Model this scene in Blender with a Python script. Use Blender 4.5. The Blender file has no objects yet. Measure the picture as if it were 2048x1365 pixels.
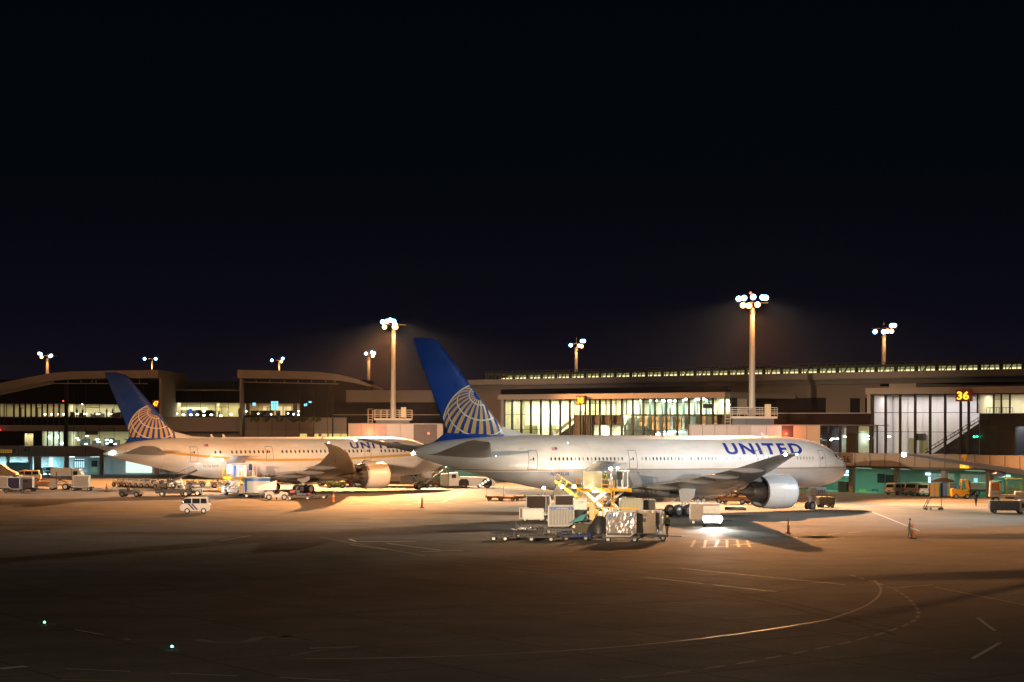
import bpy, math, random
from mathutils import Matrix, Vector
rnd = random.Random(7)
sc = bpy.context.scene
C = sc.collection
# ------------------------------------------------------------ camera
FOC, CH, HV, ROLL = 3841.0, 10.36, 843.5, 0.0029
cam = bpy.data.cameras.new('camera'); camo = bpy.data.objects.new('camera', cam); C.objects.link(camo)
cam.sensor_width = 36; cam.lens = FOC/2048*36; cam.shift_y = (HV-682.5)/2048
cam.clip_start = .5; cam.clip_end = 6000
camo.matrix_world = Matrix.Translation((0, 0, CH)) @ Matrix.Rotation(math.pi/2, 4, 'X') @ Matrix.Rotation(ROLL, 4, 'Z')
sc.camera = camo
sc.view_settings.view_transform = 'Standard'; sc.view_settings.look = 'None'
sc.view_settings.exposure = .2; sc.view_settings.gamma = 1
sc.cycles.use_denoising = True
sc.cycles.max_bounces = 5; sc.cycles.diffuse_bounces = 2; sc.cycles.glossy_bounces = 2
sc.cycles.transmission_bounces = 3; sc.cycles.transparent_max_bounces = 8
sc.cycles.sample_clamp_indirect = 4; sc.cycles.caustics_reflective = False; sc.cycles.caustics_refractive = False
# ------------------------------------------------------------ night sky
w = bpy.data.worlds.new('World'); sc.world = w; w.use_nodes = True
nt = w.node_tree; nt.nodes.clear()
def N(t, ty, **k):
    n = t.nodes.new(ty)
    for a, b in k.items(): setattr(n, a, b)
    return n
tc = N(nt, 'ShaderNodeTexCoord'); sp = N(nt, 'ShaderNodeSeparateXYZ'); rp = N(nt, 'ShaderNodeValToRGB')
bg = N(nt, 'ShaderNodeBackground'); ow = N(nt, 'ShaderNodeOutputWorld')
nt.links.new(tc.outputs['Generated'], sp.inputs[0]); nt.links.new(sp.outputs[2], rp.inputs[0])
nt.links.new(rp.outputs[0], bg.inputs[0]); nt.links.new(bg.outputs[0], ow.inputs[0])
cr = rp.color_ramp
cr.elements[0].position = 0.0; cr.elements[0].color = (.0050, .0037, .0078, 1)
cr.elements[1].position = .30; cr.elements[1].color = (.0005, .0012, .0018, 1)
e = cr.elements.new(.06); e.color = (.0024, .0024, .0052, 1)
e = cr.elements.new(.13); e.color = (.0007, .0015, .0028, 1)
bg.inputs[1].default_value = 1.0
# ------------------------------------------------------------ light levels
MAST_WARM, MAST_COOL = 360e3, 90e3
WARM, COOL = (1, .42, .14), (.78, .94, 1)
def lamp(name, kind, loc, power, col, parent=None, target=None, **k):
    l = bpy.data.lights.new(name, kind); l.energy = power; l.color = col
    for a, b in k.items(): setattr(l, a, b)
    o = bpy.data.objects.new(name, l); C.objects.link(o); o.location = loc
    if target is not None:
        o.rotation_euler = (Vector(target)-Vector(loc)).to_track_quat('-Z', 'Y').to_euler()
    if parent is not None: o.parent = parent
    return o
# dim unseen fill light added behind the camera to lift the dark foreground
lamp('front_fill_lamp', 'SPOT', (-10, -25, 26), 80e3, (1, .90, .72), target=(5, 80, 0), spot_size=math.radians(70), spot_blend=1, shadow_soft_size=1.0)
# unseen front fill spots on the viewing terminal side, one narrow cone per target
for src, dst, pw, col, sz in (((-95, 5, 25), (-68, 268, 2), 700e3, (1, .62, .36), 7), ((-85, 5, 25), (-38, 263, 7), 1900e3, (1, .62, .36), 8), ((-85, 5, 25), (-16, 276, 6.5), 2500e3, (1, .66, .42), 9), ((-70, 5, 25), (-4, 200, 8), 250e3, (1, .70, .42), 8),
                              ((-60, 5, 25), (17, 205, 6.5), 2000e3, (1, .72, .45), 10.5), ((70, 0, 25), (26, 216, 7.5), 1000e3, (1, .93, .88), 8.5), ((75, 0, 25), (37, 226, 7), 420e3, (.74, .86, 1), 8)):
    lamp('front_fill_lamp', 'SPOT', src, pw, col, target=dst, spot_size=math.radians(sz), spot_blend=.9, shadow_soft_size=.6)
# ------------------------------------------------------------ picture measurements -> places
def px(u, v):
    a, b = u-1024, v-HV; c, s = math.cos(ROLL), math.sin(ROLL)
    return c*a+s*b, -s*a+c*b
def G(u, v):                       # point of the ground seen at a pixel
    a, b = px(u, v); d = CH*FOC/b
    return (a*d/FOC, d)
def W(u, v, d):                    # point at depth d
    a, b = px(u, v); return (a*d/FOC, d, CH-b*d/FOC)
# ------------------------------------------------------------ materials
MT = {}
def mat(name, col, rough=.6, metal=0., emit=None, es=1., var=0., vs=3., coat=0., spec=None, bump=0., bs=20.):
    if name in MT: return MT[name]
    m = bpy.data.materials.new(name); m.use_nodes = True; t = m.node_tree; b = t.nodes['Principled BSDF']
    b.inputs['Base Color'].default_value = (*col, 1); b.inputs['Roughness'].default_value = rough
    b.inputs['Metallic'].default_value = metal
    if coat: b.inputs['Coat Weight'].default_value = coat; b.inputs['Coat Roughness'].default_value = .08
    if spec is not None: b.inputs['Specular IOR Level'].default_value = spec
    if emit: b.inputs['Emission Color'].default_value = (*emit, 1); b.inputs['Emission Strength'].default_value = es
    if var or bump:
        tc = N(t, 'ShaderNodeTexCoord'); nz = N(t, 'ShaderNodeTexNoise'); nz.inputs['Scale'].default_value = vs; nz.inputs['Detail'].default_value = 6
        t.links.new(tc.outputs['Object'], nz.inputs['Vector'])
        if var:
            mx = N(t, 'ShaderNodeMix', data_type='RGBA'); t.links.new(nz.outputs[0], mx.inputs[0])
            mx.inputs[6].default_value = (*[c*(1-var) for c in col], 1); mx.inputs[7].default_value = (*[min(1, c*(1+var)) for c in col], 1)
            t.links.new(mx.outputs[2], b.inputs['Base Color'])
            mr = N(t, 'ShaderNodeMath', operation='MULTIPLY_ADD'); t.links.new(nz.outputs[0], mr.inputs[0]); mr.inputs[1].default_value = .25; mr.inputs[2].default_value = max(.02, rough-.12)
            t.links.new(mr.outputs[0], b.inputs['Roughness'])
        if bump:
            nb = N(t, 'ShaderNodeTexNoise'); nb.inputs['Scale'].default_value = bs; t.links.new(tc.outputs['Object'], nb.inputs['Vector'])
            bp = N(t, 'ShaderNodeBump'); bp.inputs['Strength'].default_value = bump; t.links.new(nb.outputs[0], bp.inputs['Height']); t.links.new(bp.outputs[0], b.inputs['Normal'])
    MT[name] = m; return m
def emis(name, col, s):
    if name in MT: return MT[name]
    m = bpy.data.materials.new(name); m.use_nodes = True; t = m.node_tree; t.nodes.clear()
    e = N(t, 'ShaderNodeEmission'); o = N(t, 'ShaderNodeOutputMaterial'); e.inputs[0].default_value = (*col, 1); e.inputs[1].default_value = s
    t.links.new(e.outputs[0], o.inputs[0]); MT[name] = m; return m
def glassmat(name, tint, gloss=.14, rough=.03):
    m = bpy.data.materials.new(name); m.use_nodes = True; t = m.node_tree; t.nodes.clear()
    a = N(t, 'ShaderNodeBsdfTransparent'); g = N(t, 'ShaderNodeBsdfGlossy'); x = N(t, 'ShaderNodeMixShader'); o = N(t, 'ShaderNodeOutputMaterial')
    a.inputs[0].default_value = (*tint, 1); g.inputs[0].default_value = (.9, .95, 1, 1); g.inputs[1].default_value = rough; x.inputs[0].default_value = gloss
    t.links.new(a.outputs[0], x.inputs[1]); t.links.new(g.outputs[0], x.inputs[2]); t.links.new(x.outputs[0], o.inputs[0]); MT[name] = m; return m
white = mat('white_paint', (.78, .77, .75), .35, var=.08, vs=1.5, coat=.3)
offw = mat('worn_white_paint', (.62, .60, .56), .5, var=.18, vs=3)
grey = mat('grey_paint', (.33, .34, .36), .45, var=.12)
dgrey = mat('dark_grey_metal', (.07, .07, .075), .5, var=.3, vs=5)
black = mat('black_rubber', (.018, .018, .019), .75, var=.3, vs=8)
steel = mat('bare_steel', (.45, .45, .46), .35, .85, var=.2, vs=6)
alu = mat('aluminium_panel', (.55, .56, .57), .32, .75, var=.18, vs=4, bump=.15, bs=6)
yellow = mat('yellow_paint', (.80, .42, .02), .45, var=.12)
orange = mat('orange_paint', (.75, .20, .02), .5, var=.12)
red = mat('red_paint', (.45, .04, .02), .5)
blue = mat('blue_paint', (.03, .16, .55), .4, var=.12)
navy = mat('navy_paint', (.015, .03, .16), .45, var=.12)
greenp = mat('green_paint', (.30, .48, .06), .5, var=.15)
glassd = mat('dark_vehicle_glass', (.02, .025, .03), .06, spec=.8)
darkglass = mat('dark_curtain_glass', (.006, .006, .010), .3, spec=.0)
conc = mat('painted_concrete', (.33, .30, .275), .8, var=.12, vs=.5, bump=.1, bs=3)
concd = mat('weathered_concrete', (.13, .115, .11), .85, var=.2, vs=.4)
panel = mat('cladding_panel', (.27, .24, .22), .6, var=.07, vs=.3)
wallcream = mat('cream_interior_wall', (.72, .68, .52), .8, var=.05, vs=.4)
wallwhite = mat('white_interior_wall', (.66, .62, .66), .8, var=.05, vs=.4)
frame = mat('green_grey_window_frame', (.022, .03, .024), .6, spec=.2)
framed = mat('dark_window_frame', (.02, .018, .02), .6, spec=.2)
plantm = mat('indoor_plant_leaves', (.03, .07, .02), .8, var=.4)
foil = mat('clear_wrapping_film', (.42, .40, .40), .22, .3, var=.35, vs=2.5, bump=.9, bs=7)
skin = mat('skin', (.45, .28, .2), .6); cloth_navy = mat('navy_work_clothes', (.02, .025, .05), .9); cloth_white = mat('white_coverall', (.6, .6, .6), .9)
vestm = mat('reflective_vest', (.5, .6, .05), .7)
glass = glassmat('window_glass', (.86, .92, .88), .045, .005)
curtglass = glassmat('tinted_curtain_glass', (.55, .62, .58), .12)
lampcool = emis("cool_lamp_glow", (.28, .62, 1), 9.0); lampwarm = emis("warm_lamp_glow", (1, .40, .12), 9.0)
lampsmallc = emis('small_cool_lamp_glow', (.7, .95, 1), 14); lampsmallw = emis('small_warm_lamp_glow', (1, .8, .5), 14)
redglow = emis('red_lamp_glow', (1, .06, .03), 9); greenglow = emis('green_lamp_glow', (.02, 1, .35), 6)
# ------------------------------------------------------------ mesh collector
SPLIT = {'column', 'table_lamp', 'wall_lamp', 'lounge_furniture', 'restaurant_furniture', 'lounge_visitor_silhouette', 'flap_fairing', 'service_window', 'service_door', 'window_frame', 'fluorescent_fitting', 'fluorescent_tube', 'ceiling_fitting', 'interior_partition', 'white_blind', 'lit_niche', 'support_leg', 'headlight', 'tail_light', 'warning_light', 'side_window', 'cockpit_window', 'lit_window', 'aerial', 'cyan_display_panel', 'dark_window_band', 'light_trough', 'pale_partition', 'interior_fitting', 'axle', 'wheel_arch', 'post', 'green_indicator'}
class MB:
    def __init__(s): s.v = []; s.f = []; s.m = []; s.sm = []
    def add(s, vs, fs, m=0, smooth=False):
        o = len(s.v); s.v += [tuple(map(float, p)) for p in vs]
        for f in fs: s.f.append(tuple(o+i for i in f)); s.m.append(m); s.sm.append(smooth)
        return s
    def box(s, x0, x1, y0, y1, z0, z1, m=0, b=0):
        if b:                       # chamfered top edges
            r = [[(x0, y0), (x1, y0), (x1, y1), (x0, y1)], [(x0+b, y0+b), (x1-b, y0+b), (x1-b, y1-b), (x0+b, y1-b)]]
            return s.loft([[(x, y, z0) for x, y in r[0]], [(x, y, z1-b) for x, y in r[0]], [(x, y, z1) for x, y in r[1]]], m)
        return s.add([(x0, y0, z0), (x1, y0, z0), (x1, y1, z0), (x0, y1, z0), (x0, y0, z1), (x1, y0, z1), (x1, y1, z1), (x0, y1, z1)],
                     [(0, 3, 2, 1), (4, 5, 6, 7), (0, 1, 5, 4), (1, 2, 6, 5), (2, 3, 7, 6), (3, 0, 4, 7)], m)
    def loft(s, rings, m=0, smooth=False, caps=True, close=True):
        n = len(rings[0]); vs = [p for r in rings for p in r]; fs = []
        for k in range(len(rings)-1):
            for i in range(n if close else n-1):
                j = (i+1) % n; fs.append((k*n+i, k*n+j, (k+1)*n+j, (k+1)*n+i))
        s.add(vs, fs, m, smooth)
        if caps: s.add(rings[0], [tuple(range(n))[::-1]], m); s.add(rings[-1], [tuple(range(n))], m)
        return s
    def cyl(s, p0, p1, r0, r1=None, n=12, m=0, caps=True, smooth=True):
        r1 = r0 if r1 is None else r1; p0 = Vector(p0); p1 = Vector(p1); d = (p1-p0).normalized()
        a = d.orthogonal().normalized(); b = d.cross(a)
        rings = [[tuple(p+(a*math.cos(t)+b*math.sin(t))*r) for t in [2*math.pi*i/n for i in range(n)]] for p, r in ((p0, r0), (p1, r1))]
        return s.loft(rings, m, smooth, caps)
    def bar(s, p0, p1, w, h=None, m=0):
        h = h or w; p0 = Vector(p0); p1 = Vector(p1); d = (p1-p0).normalized()
        up = Vector((0, 0, 1)) if abs(d.z) < .95 else Vector((1, 0, 0)); a = d.cross(up).normalized()*w/2; b = a.cross(d).normalized()*h/2
        return s.loft([[tuple(p+q) for q in (a+b, -a+b, -a-b, a-b)] for p in (p0, p1)], m)
    def sph(s, c, r, n=10, m=0, sx=1, sz=1):
        rings = []
        for k in range(1, n):
            t = math.pi*k/n; rings.append([(c[0]+sx*r*math.sin(t)*math.cos(2*math.pi*i/(2*n)), c[1]+r*math.sin(t)*math.sin(2*math.pi*i/(2*n)), c[2]+sz*r*math.cos(t)) for i in range(2*n)])
        return s.loft(rings, m, True)
    def rev(s, c, ax, prof, n=32, m=0, smooth=True, caps=False):   # revolve (t, r) along ax
        ax = Vector(ax).normalized(); a = ax.orthogonal().normalized(); b = ax.cross(a); c = Vector(c)
        return s.loft([[tuple(c+ax*t+(a*math.cos(2*math.pi*i/n)+b*math.sin(2*math.pi*i/n))*r) for i in range(n)] for t, r in prof], m, smooth, caps)
    def prism(s, pts, y0, y1, m=0):     # polygon in x,z drawn out along y
        return s.loft([[(x, y0, z) for x, z in pts], [(x, y1, z) for x, z in pts]], m)
    def pieces(s):                      # one collector for each separate piece
        par = list(range(len(s.v)))
        def fd(i):
            while par[i] != i: par[i] = par[par[i]]; i = par[i]
            return i
        key = {}
        for i, p in enumerate(s.v):
            k = (round(p[0], 3), round(p[1], 3), round(p[2], 3))
            if k in key: par[fd(i)] = fd(key[k])
            else: key[k] = i
        for f in s.f:
            for i in f[1:]: par[fd(i)] = fd(f[0])
        G_ = {}
        for n, f in enumerate(s.f): G_.setdefault(fd(f[0]), []).append(n)
        out = []
        for fs in G_.values():
            q = MB(); mp = {}
            for n in fs:
                for i in s.f[n]:
                    if i not in mp: mp[i] = len(q.v); q.v.append(s.v[i])
                q.f.append(tuple(mp[i] for i in s.f[n])); q.m.append(s.m[n]); q.sm.append(s.sm[n])
            out.append(q)
        return out
    def quad(s, a, b, c, d, m=0): return s.add([a, b, c, d], [(0, 1, 2, 3)], m)
    def build(s, name, mats, parent=None, fn=None):
        if name in SPLIT and parent is not None:
            P = s.pieces()
            if 1 < len(P) <= 100:
                r = None
                for q in P: o = q.build(name+'\0', mats, parent, fn); r = r or o
                return r
        name = name.rstrip('\0')
        me = bpy.data.meshes.new(name); vs = [fn(p) for p in s.v] if fn else s.v
        me.from_pydata(vs, [], s.f)
        for m in (mats if isinstance(mats, (list, tuple)) else [mats]): me.materials.append(m)
        me.polygons.foreach_set('material_index', s.m); me.polygons.foreach_set('use_smooth', s.sm); me.update()
        o = bpy.data.objects.new(name, me); C.objects.link(o)
        if parent is not None: o.parent = parent
        return o
def tag(o, label=None, cat=None, group=None, kind=None):
    for k, x in (('label', label), ('category', cat), ('group', group), ('kind', kind)):
        if x: o[k] = x
    return o
def thing(name, label, cat, loc=(0, 0, 0), rz=0, group=None):
    o = bpy.data.objects.new(name, None); C.objects.link(o); o.empty_display_size = .5
    o.location = (*loc, 0) if len(loc) == 2 else loc; o.rotation_euler = (0, 0, rz)
    return tag(o, label, cat, group)
def dup(o, label, loc=None, rz=None, parent=None):
    c = o.copy(); C.objects.link(c)
    if parent is not None: c.parent = parent
    for ch in list(o.children): dup(ch, None, parent=c)
    if label: c['label'] = label
    if loc is not None: c.location = (*loc, 0) if len(loc) == 2 else loc
    if rz is not None: c.rotation_euler = (0, 0, rz)
    return c
_tx = {}
def textpoly(txt, spacing=1.0, bold=.0):
    k = (txt, spacing, bold)
    if k in _tx: return _tx[k]
    cu = bpy.data.curves.new('lettering', 'FONT'); cu.body = txt; cu.size = 1; cu.space_character = spacing; cu.offset = bold; cu.resolution_u = 4
    o = bpy.data.objects.new('lettering', cu); C.objects.link(o)
    dg = bpy.context.evaluated_depsgraph_get(); me = bpy.data.meshes.new_from_object(o.evaluated_get(dg))
    bpy.data.objects.remove(o); bpy.data.curves.remove(cu)
    import bmesh
    bm = bmesh.new(); bm.from_mesh(me); bmesh.ops.triangulate(bm, faces=bm.faces)
    for _ in range(2):
        L = [e for e in bm.edges if e.calc_length() > .16]
        if L: bmesh.ops.subdivide_edges(bm, edges=L, cuts=1); bmesh.ops.triangulate(bm, faces=bm.faces)
    bm.verts.index_update()
    vs = [(v.co.x, v.co.y) for v in bm.verts]; fs = [tuple(v.index for v in f.verts) for f in bm.faces]
    bm.free(); bpy.data.meshes.remove(me)
    x0 = min(a for a, b in vs); x1 = max(a for a, b in vs); y0 = min(b for a, b in vs); y1 = max(b for a, b in vs)
    vs = [((a-x0)/(x1-x0), (b-y0)/(y1-y0)) for a, b in vs]
    _tx[k] = (vs, fs, (x1-x0)/(y1-y0)); return _tx[k]
def addtext(mb, txt, fn, m=0, spacing=1.0, bold=.0):   # fn maps (0..1, 0..1) to a point
    vs, fs, asp = textpoly(txt, spacing, bold); mb.add([fn(a, b) for a, b in vs], fs, m)
def flattext(mb, txt, o, ux, h, m=0, up=(0, 0, 1), spacing=1., bold=.0, width=None):   # centred on o, height h
    asp = textpoly(txt, spacing, bold)[2]; wd = width or asp*h; o = Vector(o); ux = Vector(ux).normalized(); up = Vector(up)
    addtext(mb, txt, lambda a, b: tuple(o+ux*wd*(a-.5)+up*h*(b-.5)), m, spacing, bold)
# ------------------------------------------------------------ ground
def groundmat():
    m = bpy.data.materials.new('concrete_apron'); m.use_nodes = True; t = m.node_tree; b = t.nodes['Principled BSDF']
    tc = N(t, 'ShaderNodeTexCoord'); L = t.links.new
    def noise(s, det=5): n = N(t, 'ShaderNodeTexNoise'); n.inputs['Scale'].default_value = s; n.inputs['Detail'].default_value = det; L(tc.outputs['Object'], n.inputs['Vector']); return n
    def mul(a, c2, fac_out, lo, hi):
        mr = N(t, 'ShaderNodeMapRange'); L(fac_out, mr.inputs[0]); mr.inputs[1].default_value = .35; mr.inputs[2].default_value = .65; mr.inputs[3].default_value = lo; mr.inputs[4].default_value = hi
        mx = N(t, 'ShaderNodeMix', data_type='RGBA', blend_type='MULTIPLY'); mx.inputs[0].default_value = 1; L(a, mx.inputs[6]); L(mr.outputs[0], mx.inputs[7]); return mx.outputs[2]
    c = N(t, 'ShaderNodeRGB'); c.outputs[0].default_value = (.235, .215, .19, 1)
    o = mul(c.outputs[0], None, noise(.018).outputs[0], .70, 1.25)
    o = mul(o, None, noise(.25).outputs[0], .86, 1.12)
    o = mul(o, None, noise(4).outputs[0], .9, 1.08)
    mp = N(t, 'ShaderNodeMapping'); mp.inputs['Scale'].default_value = (.02, .35, 1); mp.inputs['Rotation'].default_value = (0, 0, -.62); L(tc.outputs['Object'], mp.inputs[0])
    st = N(t, 'ShaderNodeTexNoise'); st.inputs['Scale'].default_value = 1.0; st.inputs['Detail'].default_value = 5; L(mp.outputs[0], st.inputs['Vector'])
    o = mul(o, None, st.outputs[0], .92, 1.05)                     # tyre and drag streaks along the taxi lane
    br = N(t, 'ShaderNodeTexBrick'); br.inputs['Scale'].default_value = 1; br.inputs['Brick Width'].default_value = 7.5; br.inputs['Row Height'].default_value = 7.5; br.offset = 0
    br.inputs['Mortar Size'].default_value = .07; br.inputs['Color1'].default_value = (1, 1, 1, 1); br.inputs['Color2'].default_value = (.90, .90, .90, 1); br.inputs['Mortar'].default_value = (.55, .5, .48, 1)
    m2 = N(t, 'ShaderNodeMapping'); m2.inputs['Rotation'].default_value = (0, 0, -.62); L(tc.outputs['Object'], m2.inputs[0]); L(m2.outputs[0], br.inputs[0])
    mx = N(t, 'ShaderNodeMix', data_type='RGBA', blend_type='MULTIPLY'); mx.inputs[0].default_value = 1; L(o, mx.inputs[6]); L(br.outputs[0], mx.inputs[7])
    L(mx.outputs[2], b.inputs['Base Color']); b.inputs['Roughness'].default_value = .8; b.inputs['Specular IOR Level'].default_value = .2
    nb = noise(9); bp = N(t, 'ShaderNodeBump'); bp.inputs['Strength'].default_value = .25; L(nb.outputs[0], bp.inputs['Height']); L(bp.outputs[0], b.inputs['Normal'])
    return m
g = MB(); g.quad((-2500, -600, 0), (2500, -600, 0), (2500, 4000, 0), (-2500, 4000, 0))
tag(g.build('ground', groundmat()), 'wide concrete aircraft apron lit by floodlights at night', 'apron', kind='structure')
markw = mat('white_marking_paint', (.70, .68, .64), .55, var=.25, vs=1.2); marky = mat('yellow_marking_paint', (.50, .34, .10), .6, var=.3, vs=1.2); markr = mat('red_marking_paint', (.30, .05, .03), .6, var=.3, vs=1.2)
def strip(mb, pts, wd, z=.006):
    for (x0, y0), (x1, y1) in zip(pts, pts[1:]):
        d = Vector((x1-x0, y1-y0)).normalized(); n = Vector((-d.y, d.x))*wd/2
        mb.quad((x0-n.x, y0-n.y, z), (x1-n.x, y1-n.y, z), (x1+n.x, y1+n.y, z), (x0+n.x, y0+n.y, z))
def poly(pxs, n=1):
    return [G(*p) for p in pxs]
def smooth(pxs, n=10):
    P = [Vector(G(*p)) for p in pxs]; out = []
    for i in range(len(P)-1):
        p0 = P[max(i-1, 0)]; p1 = P[i]; p2 = P[i+1]; p3 = P[min(i+2, len(P)-1)]
        for k in range(n):
            t = k/n; out.append(tuple(.5*((2*p1)+(-p0+p2)*t+(2*p0-5*p1+4*p2-p3)*t*t+(-p0+3*p1-3*p2+p3)*t**3)))
    return out+[tuple(P[-1])]
def dashed(mb, pts, wd, on, off, z=.006):
    acc = 0
    for a, b in zip(pts, pts[1:]):
        A, B = Vector(a), Vector(b); L = (B-A).length; s = 0
        while s < L:
            ph = acc % (on+off); step = (on-ph) if ph < on else (on+off-ph); step = max(step, .01); e2 = min(L, s+step)
            if ph < on: strip(mb, [tuple(A+(B-A)*s/L), tuple(A+(B-A)*e2/L)], wd, z)
            acc += e2-s; s = e2
def marking(mb, m): tag(mb.build('ground_marking', m), kind='structure')
m = MB()
strip(m, poly([(712, 1084), (832, 1083)]), .45); strip(m, poly([(698, 1078), (712, 1084)]), .3)
strip(m, poly([(700, 1090), (772, 1099)]), .25); strip(m, poly([(774, 1087), (880, 1101)]), .25); strip(m, poly([(842, 1104), (925, 1101)]), .3)
strip(m, poly([(500, 1072), (440, 1082)]), .3)
strip(m, poly([(640, 1075), (850, 1112)]), .12)
dashed(m, poly([(700, 1007), (1180, 1003)]), .35, 5, 3); dashed(m, poly([(690, 1012), (1000, 1006)]), .25, 3, 3)
strip(m, poly([(884, 1005), (935, 982)]), .22)
strip(m, poly([(1744, 1024), (1838, 1062)]), .18); dashed(m, poly([(1570, 1077), (1720, 1064)]), .16, 2.2, 1.6); dashed(m, poly([(1590, 1086), (1700, 1074)]), .14, 2.2, 1.6)
strip(m, poly([(1360, 1137), (1690, 1170)]), .16); dashed(m, poly([(1290, 1155), (1560, 1185)]), .16, 6, 1.0); strip(m, poly([(1780, 1177), (1865, 1170)]), .22)
strip(m, poly([(1400, 1096), (1450, 1093)]), .22); strip(m, poly([(1408, 1081), (1476, 1079)]), .16); strip(m, poly([(1460, 1091), (1525, 1086)]), .2)
dashed(m, smooth([(1700, 1150), (1790, 1180), (1832, 1215), (1830, 1240), (1770, 1265), (1650, 1295), (1430, 1335), (1200, 1360)]), .001, 1.4, .9)
strip(m, poly([(1955, 1236), (1990, 1262)]), .2); strip(m, poly([(1945, 1318), (2000, 1286)]), .2); strip(m, poly([(0, 1338), (52, 1333)]), .5)
strip(m, poly([(1870, 1175), (2048, 1210)]), .18)
strip(m, poly([(0, 1398), (300, 1345)]), .0001)
dashed(m, poly([(130, 1338), (800, 1366)]), .14, 3, 1.8)
dashed(m, poly([(150, 1260), (260, 1280)]), .12, 3, 2)
marking(m, markw)
m = MB(); strip(m, smooth([(610, 1318), (800, 1316), (1000, 1309), (1200, 1297), (1400, 1278), (1560, 1256), (1660, 1239)]), .2, .007); marking(m, mat('pale_taxi_line', (.62, .52, .38), .38, var=.2))
m = MB()                                                            # faded curved stand number in the foreground
strip(m, smooth([(395, 1280), (430, 1285), (490, 1285), (520, 1276), (560, 1275), (582, 1272), (560, 1278)]), .6, .007); strip(m, smooth([(620, 1297), (715, 1294)]), .5); strip(m, smooth([(580, 1312), (650, 1300), (715, 1295)]), .18)
strip(m, smooth([(1660, 1239), (1735, 1210), (1762, 1182), (1748, 1160)]), .16, .007)
dashed(m, smooth([(1700, 1150), (1790, 1180), (1832, 1215), (1830, 1240), (1770, 1265), (1650, 1295), (1430, 1335), (1200, 1360)]), .20, 1.4, .9)
for a in ((1380, 1398), (1406, 1420), (1428, 1445), (1452, 1462), (1476, 1482), (1498, 1502)):
    strip(m, poly([(a[0]+2, 1095), (a[1]-8, 1081)]), .20)
marking(m, mat('faded_marking_paint', (.42, .36, .32), .6, var=.3))
m = MB()
for i in range(13): u = 975+i*27; strip(m, poly([(u, 1107+(i % 2)), (u+27, 1092)]), .16)
marking(m, markr)
m = MB(); strip(m, smooth([(120, 1360), (400, 1366), (700, 1374)]), .2); strip(m, poly([(0, 1107), (430, 1090)]), .14); strip(m, poly([(0, 1118), (700, 1062)]), .10); marking(m, marky)
# stains where aircraft stand: oil and rubber patches with a shape of their own
m = MB()
for k in range(26):
    u = rnd.uniform(300, 1900); v = rnd.uniform(1010, 1085); x, y = G(u, v); r = rnd.uniform(.5, 2.2); n = 12
    ring = [(x+r*rnd.uniform(.6, 1.2)*math.cos(2*math.pi*i/n)*1.6, y+r*rnd.uniform(.6, 1.2)*math.sin(2*math.pi*i/n), .003) for i in range(n)]
    m.add(ring, [tuple(range(n))])
tag(m.build('ground_stain', mat('oil_stain', (.16, .145, .13), .85, spec=.2, var=.2, vs=1)), kind='structure')
# ------------------------------------------------------------ terminal buildings
class Fac:                            # vertical plane; local x runs along it, local y away from the camera
    def __init__(s, p0, e): s.p = Vector(p0); s.e = Vector(e).normalized(); s.n = Vector((-s.e.y, s.e.x)); s.rz = math.atan2(s.e.y, s.e.x)
    def _s(s, u, off):
        k = (u-1024)/FOC; q = s.p+s.n*off
        a = (k*q.y-q.x)/(s.e.x-k*s.e.y); return a, q.y+a*s.e.y
    def A(s, u, off=0): return s._s(u, off)[0]
    def Z(s, u, v, off=0): return CH-px(u, v)[1]*s._s(u, off)[1]/FOC
    def B(s, mb, u0, u1, v0, v1, f, b, m=0, off=None):   # box whose front face shows at those pixels; f front, b back (local y)
        o = f if off is None else off; um = (u0+u1)/2
        mb.box(s.A(u0, o), s.A(u1, o), f, b, s.Z(um, v1, o), s.Z(um, v0, o), m)
    def world(s, a, off, z): q = s.p+s.e*a+s.n*off; return (q.x, q.y, z)
FL = Fac((0, 363), (1, 0)); FR = Fac((52.4, 281), (.6913, -.7225))
def arealight(F, u0, u1, v, y0, y1, power, col, parent, ang=0.):
    a0, a1 = F.A(u0, y0), F.A(u1, y0); z = F.Z((u0+u1)/2, v, y0)
    o = lamp('ceiling_lamp', 'AREA', ((a0+a1)/2, (y0+y1)/2, z), power, col, parent, shape='RECTANGLE', size=abs(a1-a0), size_y=abs(y1-y0))
    o.rotation_euler = (ang, 0, 0); return o
def room(F, parent, u0, u1, v0, v1, depth, wallm, power, col, name='lit_room', f=.25, wv=None):
    a0, a1 = F.A(u0), F.A(u1); um = (u0+u1)/2; z0, z1 = F.Z(um, v1), F.Z(um, v0)
    r = MB(); r.quad((a0, depth, z0), (a1, depth, z0), (a1, depth, z1), (a0, depth, z1), 0)
    r.quad((a0, f, z0), (a0, depth, z0), (a0, depth, z1), (a0, f, z1), 0); r.quad((a1, f, z0), (a1, depth, z0), (a1, depth, z1), (a1, f, z1), 0)
    r.quad((a0, f, z0), (a1, f, z0), (a1, depth, z0), (a0, depth, z0), 1); r.quad((a0, f, z1), (a1, f, z1), (a1, depth, z1), (a0, depth, z1), 1)
    r.build(name, [wallm, conc], parent)
    l = lamp('ceiling_lamp', 'AREA', ((a0+a1)/2, (f+depth)/2, z1-.06), power, col, parent, shape='RECTANGLE', size=(a1-a0)*.9, size_y=(depth-f)*.5)
    return a0, a1, z0, z1
def mullions(F, mb, us, v0, v1, wpx, f=-.12, b=.1, m=0):
    for u in us: F.B(mb, u-wpx/2, u+wpx/2, v0, v1, f, b, m)
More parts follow.
